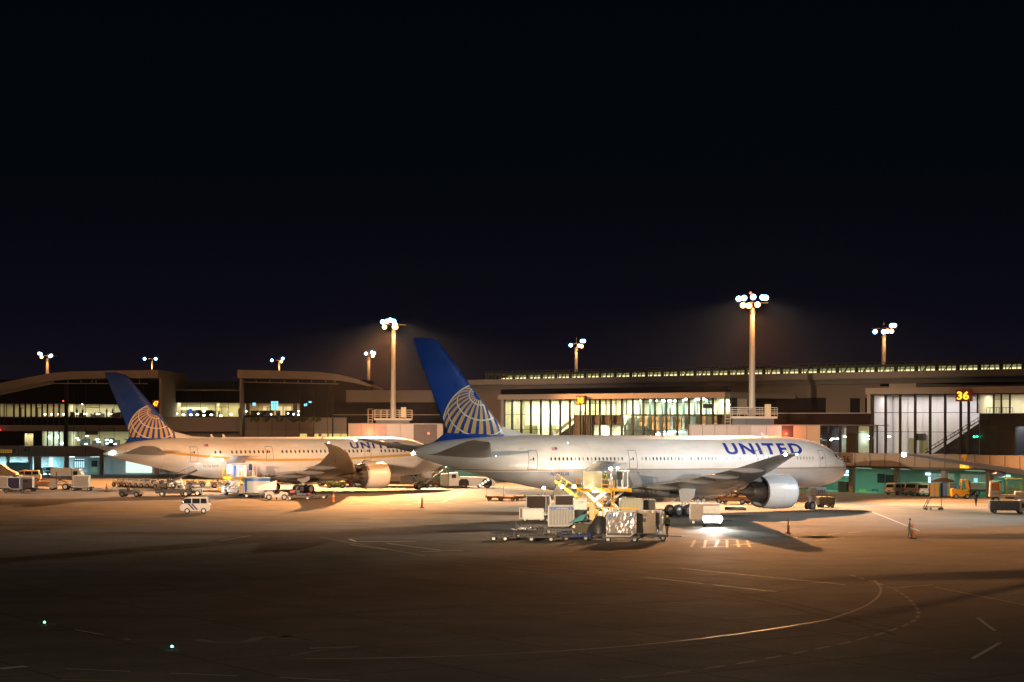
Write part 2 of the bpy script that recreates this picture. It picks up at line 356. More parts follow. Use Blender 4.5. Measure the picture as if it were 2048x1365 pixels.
def glasspane(F, parent, u0, u1, v0, v1, y=.05, m=None, name='window_pane'):
    g = MB(); um = (u0+u1)/2; a0, a1 = F.A(u0), F.A(u1); z0, z1 = F.Z(um, v1), F.Z(um, v0)
    g.quad((a0, y, z0), (a1, y, z0), (a1, y, z1), (a0, y, z1)); return g.build(name, m or glass, parent)
def figure_mb(mb, x, y, z, h=1.7, m=0):                # seated or standing people far inside the rooms (silhouettes a few pixels high)
    mb.loft([[(x+a*r*h, y+b*r*h*.6, z+t*h) for a, b in ((1, 0), (.7, .7), (0, 1), (-.7, .7), (-1, 0), (-.7, -.7), (0, -1), (.7, -.7))] for t, r in ((0, .07), (.45, .10), (.55, .09), (.78, .13), (.84, .04), (.87, .06), (.95, .07), (1, .03))], m, True)
# ===== west pier (gate 47)
T = thing('terminal_building', 'dark glass gate 47 pier with sloping concrete roof edge, behind the gold striped aircraft tail', 'terminal', (0, 363), 0)
wall = MB()
for u0, u1, v0, v1, f, b in ((-120, 232, 893.5, 913, -.15, 14), (232, 700, 893.5, 913, -.1, 14), (-120, 700, 834.5, 863, .1, 14)): FL.B(wall, u0, u1, v0, v1, f, b)
wall.build('spandrel', [panel], T)
pj = MB()
for u in (37, 90, 134, 171, 208, 240, 275, 311, 350): FL.B(pj, u-.4, u+.4, 893.5, 913, -.18, -.14)
pj.build('panel_joint', framed, T)
st = MB(); FL.B(st, -120, 250, 851, 852.6, -.3, .1); FL.B(st, -120, 322, 892, 894, -.35, .1); st.build('ledge', conc, T)
# roof with its sloping parapet: a real roof volume
def roofvol(mb, top, th, y0, y1, m=0):
    pts = [(FL.A(u), FL.Z(u, v)) for u, v in top]; low = [(FL.A(u), FL.Z(u, v+t)) for (u, v), t in zip(top, th)]
    mb.prism(pts+low[::-1], y0, y1, m)
r = MB(); roofvol(r, [(-160, 835), (-80, 797), (0, 769), (60, 757), (108, 748), (150, 744), (208, 743), (322, 741)], [22, 22, 14, 14, 14, 15, 15, 16], -3.2, 30)
FL.B(r, 318, 323, 757, 893, -3, 30, 0); r.build('roof', conc, T)
r = MB(); roofvol(r, [(-160, 857), (-80, 819), (0, 783), (60, 771), (108, 763)], [10, 10, 8, 7, 5], -2.4, 20); r.build('eave', panel, T)
r = MB(); a0, a1 = FL.A(110), FL.A(300); z = FL.Z(200, 768); r.bar((a0, -2.6, z), (a1, -2.6, z), .16); r.bar((FL.A(0), -2.9, FL.Z(0, 791)), (a0, -2.6, z), .2)
for u in (142, 168, 190, 198, 225, 258, 284): r.bar((FL.A(u), -2.6, z), (FL.A(u), -2.6, FL.Z(u, 758)), .12)
r.build('gutter_rail', conc, T)
dk = MB(); FL.B(dk, -120, 319, 760, 808, .3, 14); dk.build('dark_glazing', darkglass, T)
sb = MB(); FL.B(sb, -120, 319, 836, 851, 0, .3); sb.build('dark_balustrade', darkglass, T)
# upper lounge
a0, a1, z0, z1 = room(FL, T, 135, 240, 808, 834.5, 7, wallcream, 560, (1, .86, .55)); room(FL, T, -10, 130, 808, 850.5, 6, wallcream, 240, (1, .78, .42))
fu = MB(); 
for k in range(26):
    x = a0+rnd.random()*(a1-a0); y = rnd.uniform(2, 6); fu.box(x-.35, x+.35, y, y+.5, z0, z0+rnd.uniform(.5, 1.0), rnd.choice([0, 0, 1]))
fu.build('lounge_furniture', [dgrey, wallcream], T)
pp = MB()
for u in (150, 162, 210, 222): figure_mb(pp, FL.A(u), 1.5, z0, 1.65)
pp.build('lounge_visitor_silhouette', cloth_navy, T)
lp = MB()
for u in (87, 100, 114, 124): lp.sph((FL.A(u), 1.2, FL.Z(u, 829)), .17, 6)
for u in (140, 146, 151, 156, 163, 167, 188, 193, 208, 213, 218, 222, 226, 231, 235): lp.sph((FL.A(u), 2.5, FL.Z(u, 828)), .13, 6)
lp.sph((FL.A(162), 1, FL.Z(162, 808.6)), .14, 6); lp.build('table_lamp', lampsmallw, T)
mu = MB(); mullions(FL, mu, [27.5, 39, 50.5, 62, 72, 84, 94.5, 107, 118], 806, 851, 3.4); mullions(FL, mu, [0, 8, 13], 806, 851, 1.0); mullions(FL, mu, [132], 765, 893, 6.5, -.5, .2)
mullions(FL, mu, [147, 171, 199, 228, 258, 287], 766, 893, .55, -.14, .05); FL.B(mu, -120, 130, 835, 836, -.15, .1); FL.B(mu, 0, 27, 834, 835, -.1, .1)
mullions(FL, mu, [42, 75], 815, 834, 1.2); mullions(FL, mu, [83, 95, 107, 118, 128], 862, 893, 2.5)
FL.B(mu, 171, 199, 815, 816, -.05, .1); FL.B(mu, 40, 48, 816, 817, -.05, .1); FL.B(mu, 73, 82, 816, 817, -.05, .1)
mu.build('window_frame', framed, T)
glasspane(FL, T, -60, 130, 806, 851); glasspane(FL, T, 132, 318, 806, 893, .02)
# lower concourse
b0, b1, y0, y1 = room(FL, T, 136, 322, 863.5, 893, 9, wallcream, 520, (1, .86, .42)); room(FL, T, 84, 131, 863.5, 893, 6, wallcream, 60, (.9, .95, .5)); room(FL, T, 49, 66, 867, 893, 2.2, wallcream, 45, (1, .9, .5), 'lit_doorway')
dk = MB(); FL.B(dk, -120, 48, 864, 893, .4, 10); FL.B(dk, 66.5, 83, 860, 893, .2, 10); dk.build('dark_glazing', darkglass, T)
lt = MB()
for u, v, ww in ((88, 874, 4), (88, 877, 4), (103, 873, 3), (103, 877, 3), (112, 888, 4), (143, 877, 3), (146, 881, 3), (163, 873, 4), (161, 889, 4), (184, 880, 5), (187, 885, 5), (203, 881, 4), (204, 888, 4), (220, 889, 4), (262, 876, 4), (245, 884, 4), (268, 886, 4)): 
    x = FL.A(u); zz = FL.Z(u, v); lt.box(x-ww*.06, x+ww*.06, 4.5, 4.9, zz-.06, zz+.07)
lt.sph((FL.A(220), 1, FL.Z(220, 883)), .28, 8); lt.build('fluorescent_fitting', lampsmallc, T)
cb = MB(); FL.B(cb, 172, 196, 860, 870, 1, 1.4); 
for k in range(10): x = rnd.uniform(b0, b1); cb.box(x, x+rnd.uniform(.5, 2), 5, 5.6, y0, y0+rnd.uniform(.8, 1.6))
cb.build('interior_fitting', dgrey, T)
gn = MB(); gn.sph((FL.A(111.5), .6, FL.Z(111.5, 870.5)), .12, 6); gn.build('exit_light', greenglow, T)
rd = MB(); rd.sph((FL.A(127), -.2, FL.Z(127, 802.5)), .1, 6); rd.sph((FL.A(1.5), -1, FL.Z(1, 860)), .2, 6); rd.sph((FL.A(164), .3, FL.Z(164, 854)), .12, 6); rd.build('warning_light', redglow, T)
# ground level under the pier: columns, cyan lit wall
col = MB()
for u, ww in ((16, 7), (60, 7), (133, 8), (203, 8), (313, 8), (-50, 7), (420, 8), (540, 8), (660, 8)): FL.B(col, u-ww/2, u+ww/2, 913, 953, -.1, .7)
for u, ww in ((77, 9), (71, 6)): FL.B(col, u-ww/2, u+ww/2, 913, 950, 0, .6)
col.build('column', conc, T)
kb = MB(); FL.B(kb, 71.5, 84, 937, 950, -.9, -.2); kb.build('concrete_block', conc, T)
gw = mat('pale_service_wall', (.62, .66, .66), .7, var=.06, vs=.4)
bw = MB(); zt = FL.Z(0, 913); bw.box(FL.A(78), FL.A(760), 8, 9, 0, zt, 0); bw.box(FL.A(-160), FL.A(78), 11, 12, 0, zt, 1); bw.box(FL.A(-160), FL.A(760), -.1, 12, zt-.05, zt+.3, 0); bw.build('service_wall', [gw, concd], T)
dt = MB(); y = 7.95
def BW(u0, u1, v0, v1, m, f=7.9, b=8.0): FL.B(dt, u0, u1, v0, v1, f, b, m)
BW(148, 169, 917, 937, 0); BW(106, 128, 917, 942, 2); BW(175, 198, 917, 945, 2, 7.97); BW(183, 195, 922, 934, 0, 7.93); BW(183, 195, 935, 944, 3, 7.93); BW(252, 304, 923, 946, 1); BW(220, 228, 921, 946, 4, 7.95); BW(78, 205, 945, 948, 5, 7.6); BW(320, 420, 920, 945, 2)
dt.build('service_door', [framed, emis('lit_shop_window', (.75, 1, .85), 1.0), mat('pale_teal_door', (.25, .36, .38), .6), mat('yellow_green_door', (.4, .45, .2), .6), mat('light_door', (.5, .58, .6), .6), conc], T)
wn = MB()
for k in range(5): FL.B(wn, 149.2+k*4.1, 152.4+k*4.1, 923, 936, 7.86, 7.9, 0); FL.B(wn, 149.2+k*4.1, 152.4+k*4.1, 918, 920.5, 7.86, 7.9, 0)
wn.build('service_window', emis('lit_service_window', (.45, .85, 1), 1.0), T)
arealight(FL, 80, 460, 913.7, 1.5, 6, 75000, (.40, .86, 1), T); arealight(FL, -40, 70, 913.7, 3, 8, 14000, (.45, .9, 1), T)
tb = MB()
for u in (140, 190, 232, 275): FL.B(tb, u-9, u+9, 913.4, 914.2, 3, 3.25)
tb.build('fluorescent_tube', lampsmallc, T)
sg = MB(); FL.B(sg, -20, 36, 894.5, 908, -.6, -.3, 0); FL.B(sg, -20, 24, 900, 906, -.62, -.6, 1)
for k in range(-2, 3):
    x = FL.A(25+k*2.6); 
    if k > -1: sg.add([(x, -.63, FL.Z(30, 906)), (x+.13, -.63, FL.Z(30, 906)), (x+.42, -.63, FL.Z(30, 899)), (x+.29, -.63, FL.Z(30, 899))], [(0, 1, 2, 3)], 2)
for k in range(8):
    u = -6+k*3.6; FL.B(sg, u, u+1.5, 901.3, 905, -.64, -.62, 2); FL.B(sg, u-.4, u+2.2, 901.3, 902.1, -.64, -.62, 2)
sg.build('warning_signboard', [conc, mat('amber_sign_face', (.75, .40, .02), .5, emit=(1, .5, .05), es=.22), mat('sign_black', (.02, .015, .01), .6)], T)
nb = MB(); flattext(nb, '47', (FL.A(54.5), -.2, FL.Z(54, 900)), (1, 0, 0), .95, bold=.01); nb.build('stand_number', mat('brown_number', (.10, .07, .05), .6), T)
# ===== middle link
T2 = thing('terminal_building', 'set back dark glass link with brightly lit lounge windows between the two roof wings', 'terminal', (0, 375), 0)
F2 = Fac((0, 375), (1, 0))
r = MB(); F2.B(r, 323, 480, 779.5, 782, -.8, 14); r.build('roof', conc, T2)
d = MB(); F2.B(d, 323, 480, 782, 805.5, .1, 14); F2.B(d, 323, 480, 834, 910, .1, 14); d.build('dark_glazing', darkglass, T2)
a0, a1, z0, z1 = room(F2, T2, 323, 431, 805.5, 834, 8, wallcream, 900, (1, .88, .5)); a2, a3, z2, z3 = room(F2, T2, 431.5, 484, 805.5, 834, 6, wallcream, 260, (1, .82, .42))
fu = MB()
for k in range(14): x = rnd.uniform(a0+3.5, a1-.5); fu.box(x, x+.9, 3, 3.5, z0, z0+1.1+rnd.random()*.3)
F2.B(fu, 346, 359, 814.5, 834, 5, 5.3, 0); F2.B(fu, 346, 405, 815, 820, 6, 6.3, 1, off=0); F2.B(fu, 431, 457, 814, 815, 2, 2.2); F2.B(fu, 443, 444, 815, 834, 2, 2.2); figure_mb(fu, F2.A(476), 1.5, z0, 1.7)
fu.build('lounge_furniture', [dgrey, wallcream], T2)
bl = MB(); F2.B(bl, 377.5, 384, 818, 833, 2.2, 2.5); bl.build('blue_display', emis('blue_screen', (.05, .15, 1), .8), T2)
lp = MB()
for u, v in ((350, 828), (364, 830), (379, 830), (392, 830), (405, 831), (405.5, 822), (420, 830), (439, 832), (460, 829)): lp.sph((F2.A(u), 1.6, F2.Z(u, v)), .17, 6, sx=1.7)
lp.sph((F2.A(405), 1.5, F2.Z(405, 822)), .3, 6); lp.build('table_lamp', lampsmallw, T2)
mu = MB(); mullions(F2, mu, [345, 373.5, 401, 430, 457], 782, 880, .5); mu.build('window_frame', framed, T2)
glasspane(F2, T2, 323, 484, 805, 834.5)
rf = MB(); F2.B(rf, 340, 470, 763, 779, 10, 24); rf.build('roof_plant_room', concd, T2)
an = MB()
for u in (338.5, 346, 467): F2.B(an, u-.3, u+.3, 752, 780, 2, 2.1)
an.build('aerial', grey, T2)
pl = MB(); F2.B(pl, 323, 480, 861.5, 880, -.1, .1); pl.build('spandrel', conc, T2)
# ===== east wing
T3 = thing('terminal_building', 'dark glass wing, pale curved roof edge, glowing restaurant windows above the gold striped aircraft', 'terminal', (0, 363), 0)
r = MB(); roofvol(r, [(479, 741), (560, 742.5), (640, 745), (680, 750), (712, 758), (745, 772)], [16, 16, 15, 12, 9, 3], -3.2, 30); FL.B(r, 479, 483, 757, 880, -3, 25); r.build('roof', conc, T3)
r = MB(); z = FL.Z(560, 766.5); r.bar((FL.A(485), -2.6, FL.Z(485, 765)), (FL.A(680), -2.6, FL.Z(680, 769)), .16)
for u in (488, 516, 543, 572, 599, 626, 654, 672): r.bar((FL.A(u), -2.6, z), (FL.A(u), -2.6, FL.Z(u, 758)), .12)
r.build('gutter_rail', conc, T3)
d = MB(); FL.B(d, 483, 735, 760, 807, .2, 14); FL.B(d, 600, 735, 807, 836, .2, 14); FL.B(d, 483, 735, 835, 905, .25, 14); d.build('dark_glazing', darkglass, T3)
a0, a1, z0, z1 = room(FL, T3, 484, 599, 807, 831, 7, mat('tan_restaurant_wall', (.62, .47, .28), .8, var=.15, vs=.5), 420, (1, .78, .42))
fu = MB(); FL.B(fu, 492, 499, 807, 831, 1, 1.5); FL.B(fu, 586, 594, 807, 831, 1, 1.5); FL.B(fu, 517, 541, 814, 815, 4, 4.2, 0, 0); FL.B(fu, 528, 530, 815, 831, 4, 4.2, 0, 0); FL.B(fu, 540, 543, 812, 831, 2, 2.2)
for k in range(16): x = rnd.uniform(a0+1, a1-1); fu.box(x, x+.8, 2, 2.5, z0, z0+.9)
fu.build('restaurant_furniture', [dgrey], T3)
nb = MB()
for u0, u1 in ((517, 527), (531, 538), (545, 556), (560, 574)): FL.B(nb, u0, u1, 813, 831, 6.7, 6.9, 0, 0)
nb.build('lit_niche', emis('lit_niche', (1, .75, .38), .95), T3)
lp = MB()
for u, v in ((491, 823), (596, 823), (596, 830), (515, 828), (541, 829), (575, 827), (586, 829)): lp.sph((FL.A(u), .9, FL.Z(u, v)), .15, 6)
lp.build('wall_lamp', lampsmallw, T3)
ds = MB(); FL.B(ds, 542, 556, 803, 820, -.5, -.3); FL.B(ds, 505, 511, 806, 812, -.2, 0); FL.B(ds, 617, 623, 803, 806, .05, .15); FL.B(ds, 608, 611, 808, 813, .05, .15); FL.B(ds, 612, 614, 807, 812, .05, .15); ds.build('cyan_display_panel', emis('cyan_display', (.25, .75, 1), 1.3), T3)
fr = MB(); FL.B(fr, 546, 546.6, 803, 820, -.53, -.5); FL.B(fr, 550, 550.6, 803, 820, -.53, -.5); FL.B(fr, 542, 556, 807.5, 808, -.53, -.5); fr.build('display_frame', framed, T3)
mu = MB(); mullions(FL, mu, [488.5, 516, 544, 572, 599, 627, 655], 770, 880, .5); mullions(FL, mu, [665], 760, 880, 2.2, -.3, .3); mu.build('window_frame', framed, T3)
glasspane(FL, T3, 484, 600, 807, 835, -.02)
pl = MB(); 
for k in range(15):
    u = rnd.uniform(500, 640); x = FL.A(u); z = FL.Z(u, 836)
    for q in range(7): an_ = rnd.uniform(-1, 1); pl.add([(x, -.2, z-.9), (x+an_*.9, -.3, z+rnd.uniform(-.4, .5)), (x+an_*.9+.25, -.25, z+rnd.uniform(-.5, .3))], [(0, 1, 2)])
pl.build('balcony_plant', plantm, T3)
sp_ = MB(); FL.B(sp_, 483, 735, 861.5, 880, .05, .3); sp_.build('spandrel', conc, T3)
lw = MB()
for u0, u1 in ((600, 614), (629, 637), (643, 655), (658, 664), (667, 681), (683, 694)): FL.B(lw, u0, u1, 868, 880, -.02, .04)
lw.build('lit_window', emis('yellow_lit_window', (1, .80, .25), .62), T3)
# ===== concrete link between the wings and the main hall
T4 = thing('terminal_building', 'low windowless grey link between dark wing and main hall, behind the slim mast', 'terminal', (0, 363), 0)
r = MB(); FL.B(r, 692, 935, 781, 805, -1, 20); r.build('parapet', concd, T4)
d = MB(); FL.B(d, 693, 935, 805, 953, 0, 18); d.build('dark_glazing', darkglass, T4)
r = MB(); r.bar((FL.A(668), -.4, FL.Z(668, 830)), (FL.A(935), -.4, FL.Z(935, 830)), .09); r.build('handrail', grey, T4)
# ===== main hall on the right (slanting away)
T5 = thing('terminal_building', 'long brown walled main hall with glowing clerestory strip, gates 38 and 36', 'terminal', (52.4, 281), FR.rz)
OF = 15
def RB(mb, u0, u1, vref, uref, t0, t1, f, b, m=0, off=None):     # box with z taken at one reference column
    o = f if off is None else off; mb.box(FR.A(u0, o), FR.A(u1, o), f, b, FR.Z(uref, t1, o), FR.Z(uref, t0, o), m)
bm_ = MB(); RB(bm_, 935, 2300, 0, 1540, 748, 760, OF, OF+30); RB(bm_, 1005, 2300, 0, 1540, 760, 762, OF+.8, OF+30); bm_.build('roof_beam', panel, T5)
so = MB(); RB(so, 930, 2300, 0, 1540, 760.5, 771, OF+2.2, OF+30); so.build('soffit', concd, T5)
wl = MB(); RB(wl, 930, 1000, 0, 1540, 771, 985, OF+3, OF+30); RB(wl, 1462, 2300, 0, 1540, 771, 985, OF+3, OF+30); RB(wl, 1000, 1462, 0, 1540, 783, 985, OF+3, OF+30); wl.build('wall', mat('brown_clad_wall', (.15, .115, .095), .75, var=.12, vs=.25), T5)
dg = MB(); RB(dg, 1000, 1450, 0, 1540, 771, 783.5, OF+3.3, OF+4); RB(dg, 1474, 1651, 0, 1540, 797, 827, OF+2.9, OF+3.2); RB(dg, 1700, 1719, 0, 1700, 797, 827, OF+2.9, OF+3.2); RB(dg, 1730, 1745, 0, 1700, 797, 827, OF+2.9, OF+3.2); RB(dg, 1760, 2300, 0, 1850, 762, 772, OF+2.8, OF+3.2); dg.build('dark_window_band', darkglass, T5)
# clerestory
cz0 = FR.Z(1540, 748, OF); cz1 = FR.Z(1540, 736.5, OF); ca0, ca1 = FR.A(962, OF), FR.A(2300, OF)
cl = MB(); cl.quad((ca0, OF+7, cz0), (ca1, OF+7, cz0), (ca1, OF+7, cz1-.1), (ca0, OF+7, cz1-.1)); cl.build('clerestory_ceiling', mat('glowing_clerestory_lining', (.30, .33, .20), .8, emit=(.75, .70, .32), es=.40, var=.3, vs=.3), T5)  # lining emits by itself, standing in for the lit interior
lb = MB(); x = ca0
while x < ca1:
    L = rnd.uniform(3, 7); lb.box(x, x+L, OF+5, OF+5.4, cz0+.1, cz0+.36); x += L+rnd.uniform(.3, 1.4)
lb.build('light_trough', emis('light_trough', (1, .80, .42), 1.5), T5)
cp = MB(); k = 0; x = ca0
while x < ca1:
    cp.box(x, x+.10, OF+1.0, OF+1.15, cz0, cz1+.3)
    if k % 4 == 0: cp.box(x-.3, x+.3, OF+1.3, OF+1.5, cz0, cz1)
    if k % 4 == 1: cp.bar((x, OF+1.8, cz0), (x+.9, OF+1.8, cz1), .12)
    if k % 2 == 0: cp.box(x, x+.12, OF+1, OF+1.1, cz1, cz1+.55)
    x += .93; k += 1
cp.box(ca0, ca1, OF+.8, OF+1.4, cz1, cz1+.18); cp.box(ca0, ca1, OF+1, OF+1.1, cz1+.5, cz1+.58); cp.box(ca0, ca1, OF+1, OF+1.1, (cz0+cz1)/2-.04, (cz0+cz1)/2+.04); cp.build('clerestory_frame', mat('olive_frame', (.05, .06, .035), .6), T5)
cg = MB(); cg.quad((ca0, OF+1.2, cz0), (ca1, OF+1.2, cz0), (ca1, OF+1.2, cz1), (ca0, OF+1.2, cz1)); cg.build('clerestory_glass', glass, T5)
ct = MB(); ct.box(ca0, ca1, OF+1.4, OF+20, cz1-.1, cz1); ct.build('upper_roof', concd, T5)
# --- gate 38 block
def Rb(mb, u0, u1, v0, v1, f, b, m=0, off=0): mb.box(FR.A(u0, off), FR.A(u1, off), f, b, FR.Z(1235, v1, off), FR.Z(1235, v0, off), m)
p = MB(); Rb(p, 1003, 1457, 787.5, 798, -.9, 16); Rb(p, 1457, 1464, 789, 798, -.5, 16); Rb(p, 1003, 1009, 798, 985, -.2, 15); p.build('gate_block_roof', panel, T5)
a0, a1, z0, z1 = FR.A(1009), FR.A(1140), FR.Z(1235, 905), FR.Z(1235, 799)
def rroom(u0, u1, v0, v1, uref, depth, wm, power, col, name='lit_room', f=.3, lampy=None):
    a0, a1 = FR.A(u0), FR.A(u1); z0, z1 = FR.Z(uref, v1), FR.Z(uref, v0); r = MB()
    r.quad((a0, depth, z0), (a1, depth, z0), (a1, depth, z1), (a0, depth, z1), 0); r.quad((a0, f, z0), (a0, depth, z0), (a0, depth, z1), (a0, f, z1), 0); r.quad((a1, f, z0), (a1, depth, z0), (a1, depth, z1), (a1, f, z1), 0)
    r.quad((a0, f, z0), (a1, f, z0), (a1, depth, z0), (a0, depth, z0), 1); r.quad((a0, f, z1), (a1, f, z1), (a1, depth, z1), (a0, depth, z1), 1); r.build(name, [wm, conc], T5)
    y = (f+depth)/2 if lampy is None else lampy
    l = lamp('ceiling_lamp', 'AREA', ((a0+a1)/2, y, z1-.08), power, col, T5, shape='RECTANGLE', size=(a1-a0)*.92, size_y=1.0); return a0, a1, z0, z1
CW = (1, .93, .56)
rroom(1009, 1145, 799, 905, 1235, 5, wallcream, 3600, CW, lampy=2.4); rroom(1146, 1244, 799, 830, 1235, 5, wallcream, 1300, CW); rroom(1186, 1250, 850, 905, 1235, 5, wallcream, 800, (.9, .98, .8)); rroom(1245, 1431, 799, 905, 1235, 6, wallcream, 4600, (.90, 1, .70), lampy=2.6); rroom(1432, 1462, 799, 829, 1235, 4, wallcream, 300, (.9, 1, .7))
d = MB(); Rb(d, 1145.5, 1244.5, 830.5, 849.5, .3, 5.2); Rb(d, 1145.5, 1185.5, 849.5, 905, .3, 5.2); Rb(d, 1432, 1462, 829.5, 905, .3, 5.2)
d.prism([(FR.A(1090), FR.Z(1235, 880)), (FR.A(1146), FR.Z(1235, 880)), (FR.A(1146), FR.Z(1235, 837))], 2, 4.8); d.build('stair_enclosure', mat('brown_partition', (.05, .035, .03), .7), T5)
s_ = MB(); s_.bar((FR.A(1088), 1.6, FR.Z(1235, 876)), (FR.A(1146), 1.6, FR.Z(1235, 828)), .12, .5); s_.build('stair_rail', mat('pale_rail', (.5, .48, .38), .5), T5)
wp = MB()
for u0, u1 in ((1252, 1263), (1269, 1285), (1291, 1309), (1314, 1331), (1336, 1353), (1359, 1367), (1382, 1401), (1406, 1425)): Rb(wp, u0, u1, 833.5, 850+(9 if 1290 < u0 < 1370 else 2), 1.2, 1.35)
wp.build('white_blind', mat('white_blind', (.80, .76, .62), .7), T5)
it = MB(); Rb(it, 1250, 1428, 829, 832, 1.4, 6, 0); Rb(it, 1399, 1418, 809, 818, .8, 1.0, 0)
for u in (1258, 1278, 1302, 1318, 1344, 1367, 1390): Rb(it, u, u+1.5, 799, 829, 2.5, 2.8, 0); Rb(it, u+5, u+9, 800, 829, 5, 5.3, 1)
for u0, u1 in ((1016, 1023), (1029, 1041), (1018, 1041), (1065, 1078)): Rb(it, u0, u1, 852, 905, 4, 4.2, 2)
it.build('interior_partition', [dgrey, mat('teal_partition', (.14, .28, .26), .5), mat('olive_door', (.28, .27, .14), .6)], T5)
il = MB()
for u, v in ((1300, 802.5), (1314, 803), (1318, 803), (1322, 803), (1326, 803), (1329, 803), (1339, 803), (1360, 799.8), (1382, 800), (1386, 800), (1396, 799.6), (1447, 811), (1451, 814), (1302, 868.5), (1307, 868), (1318, 868), (1323, 868.5), (1328, 868), (1332, 868)):
    x = FR.A(u); z = FR.Z(1235, v); il.sph((x, 1.4, z), .17, 6, sx=1.5)
il.box(FR.A(1291), FR.A(1330), 4.5, 4.9, FR.Z(1235, 864), FR.Z(1235, 862.5)); il.build('ceiling_fitting', lampsmallc, T5)
scr = MB(); x = FR.A(1360); z = FR.Z(1235, 817); scr.add([(x, 1.3, z-.3), (x+.75, 1.3, z-.55), (x+.8, 1.3, z+.75)], [(0, 1, 2)]); scr.add([(FR.A(1327), 1.3, FR.Z(1235, 817)), (FR.A(1329.5), 1.3, FR.Z(1235, 817)), (FR.A(1330.5), 1.3, FR.Z(1235, 806))], [(0, 1, 2)]); scr.build('bright_screen', emis('bright_screen', (.7, .95, 1), 1.2), T5)
mu = MB()
for u in (1009, 1025, 1043, 1062, 1082, 1101, 1121, 1140, 1161, 1171, 1180, 1200, 1222, 1244, 1266, 1287, 1310, 1333, 1355, 1378.5, 1402, 1426, 1450): Rb(mu, u-(1.25 if u not in (1171, 1161) else .6), u+(1.25 if u not in (1171, 1161) else .6), 798, 908, -.18, .1)
Rb(mu, 1009, 1145, 829.3, 830.1, -.2, .1); Rb(mu, 1009, 1145, 860, 861, -.2, .1); Rb(mu, 1180, 1380, 860.5, 861.3, -.2, .1); Rb(mu, 1245, 1431, 829, 829.8, -.2, .1); Rb(mu, 1150, 1244, 806.5, 807.5, -.15, .1); Rb(mu, 1255, 1431, 806, 807, -.15, .1)
for u in (1191, 1212, 1232, 1253): Rb(mu, u-.4, u+.4, 799, 830, -.1, .1)
Rb(mu, 1462, 1466, 798, 870, -.3, 1, 0); mu.build('window_frame', frame, T5)
g_ = MB(); g_.quad((FR.A(1009), .12, FR.Z(1235, 908)), (FR.A(1462), .12, FR.Z(1235, 908)), (FR.A(1462), .12, FR.Z(1235, 798)), (FR.A(1009), .12, FR.Z(1235, 798))); g_.build('window_pane', glass, T5)
rl = MB()
for k in range(9): u = 1146+k*4.6; rl.bar((FR.A(u), 1, FR.Z(1235, 829)), (FR.A(u+rnd.uniform(-2, 3)), 1, FR.Z(1235, 822)), .06)
rl.bar((FR.A(1150), 1, FR.Z(1235, 822.5)), (FR.A(1186), 1, FR.Z(1235, 822.5)), .06); rl.build('landing_rail', framed, T5)
# --- gate 36 block
def R6(mb, u0, u1, v0, v1, f, b, m=0, off=0): mb.box(FR.A(u0, off), FR.A(u1, off), f, b, FR.Z(1880, v1, off), FR.Z(1880, v0, off), m)
p = MB(); R6(p, 1738, 2300, 775, 788, -.9, 16); R6(p, 1738, 1744, 788, 826, -.5, 15); R6(p, 1746, 1800, 765, 775, 4, 16); p.build('gate_block_roof', panel, T5)
def r6room(u0, u1, v0, v1, depth, wm, power, col): return rroom(u0, u1, v0, v1, 1880, depth, wm, power, col, lampy=depth*.5)
r6room(1746, 1956, 790, 910, 5, wallwhite, 800, (1, .90, .88)); r6room(1957, 2120, 790, 827, 5, wallcream, 620, (1, .86, .70)); r6room(2029, 2120, 851, 912, 4, wallwhite, 420, (.85, .95, 1))
d = MB(); R6(d, 1957, 2030, 827.5, 912, .3, 5); R6(d, 2030, 2120, 827.5, 850.5, .3, 5); d.prism([(FR.A(1845), FR.Z(1880, 911)), (FR.A(1957), FR.Z(1880, 911)), (FR.A(1957), FR.Z(1880, 836))], 2.2, 4.8); d.build('stair_enclosure', mat('dark_stair_wall', (.018, .014, .02), .6), T5)
s_ = MB()
for dv in (0, 7): s_.bar((FR.A(1838), 1.6, FR.Z(1880, 908-dv)), (FR.A(1955), 1.6, FR.Z(1880, 836-dv)), .07, .14 if dv == 0 else .07)
for k in range(15): u = 1842+k*7.8; v = 908-(u-1838)*72/117; s_.bar((FR.A(u), 1.6, FR.Z(1880, v)), (FR.A(u), 1.6, FR.Z(1880, v-7)), .05)
s_.bar((FR.A(1966), .9, FR.Z(1880, 816)), (FR.A(2018), .9, FR.Z(1880, 816)), .06)
for k in range(9): u = 1966+k*6.5; s_.bar((FR.A(u), .9, FR.Z(1880, 826)), (FR.A(u), .9, FR.Z(1880, 816)), .05)
s_.build('stair_rail', framed, T5)
mu = MB()
for u in (1745, 1772, 1801, 1831, 1861, 1891, 1922, 1938): R6(mu, u-1.5, u+1.5, 788, 910, -.25, .1)
for u in (1955.5, 1988, 2003, 2020): R6(mu, u-.8, u+.8, 788, 827, -.2, .1)
R6(mu, 2028, 2032, 850, 912, -.2, .1)
for v in (825, 864): R6(mu, 1745, 1957, v, v+1, -.2, .1)
R6(mu, 1987, 2020, 799, 800, -.1, .1); R6(mu, 1744, 2300, 787, 790, -.3, .1); mu.build('window_frame', framed, T5)
g_ = MB(); g_.quad((FR.A(1746), .12, FR.Z(1880, 911)), (FR.A(2200), .12, FR.Z(1880, 911)), (FR.A(2200), .12, FR.Z(1880, 789)), (FR.A(1746), .12, FR.Z(1880, 789))); g_.build('window_pane', glass, T5)
gl = MB(); gl.sph((FR.A(1951), -.3, FR.Z(1951, 874)), .16, 6); gl.sph((FR.A(1957), -.3, FR.Z(1957, 873.5)), .12, 6); gl.build('green_indicator', greenglow, T5)
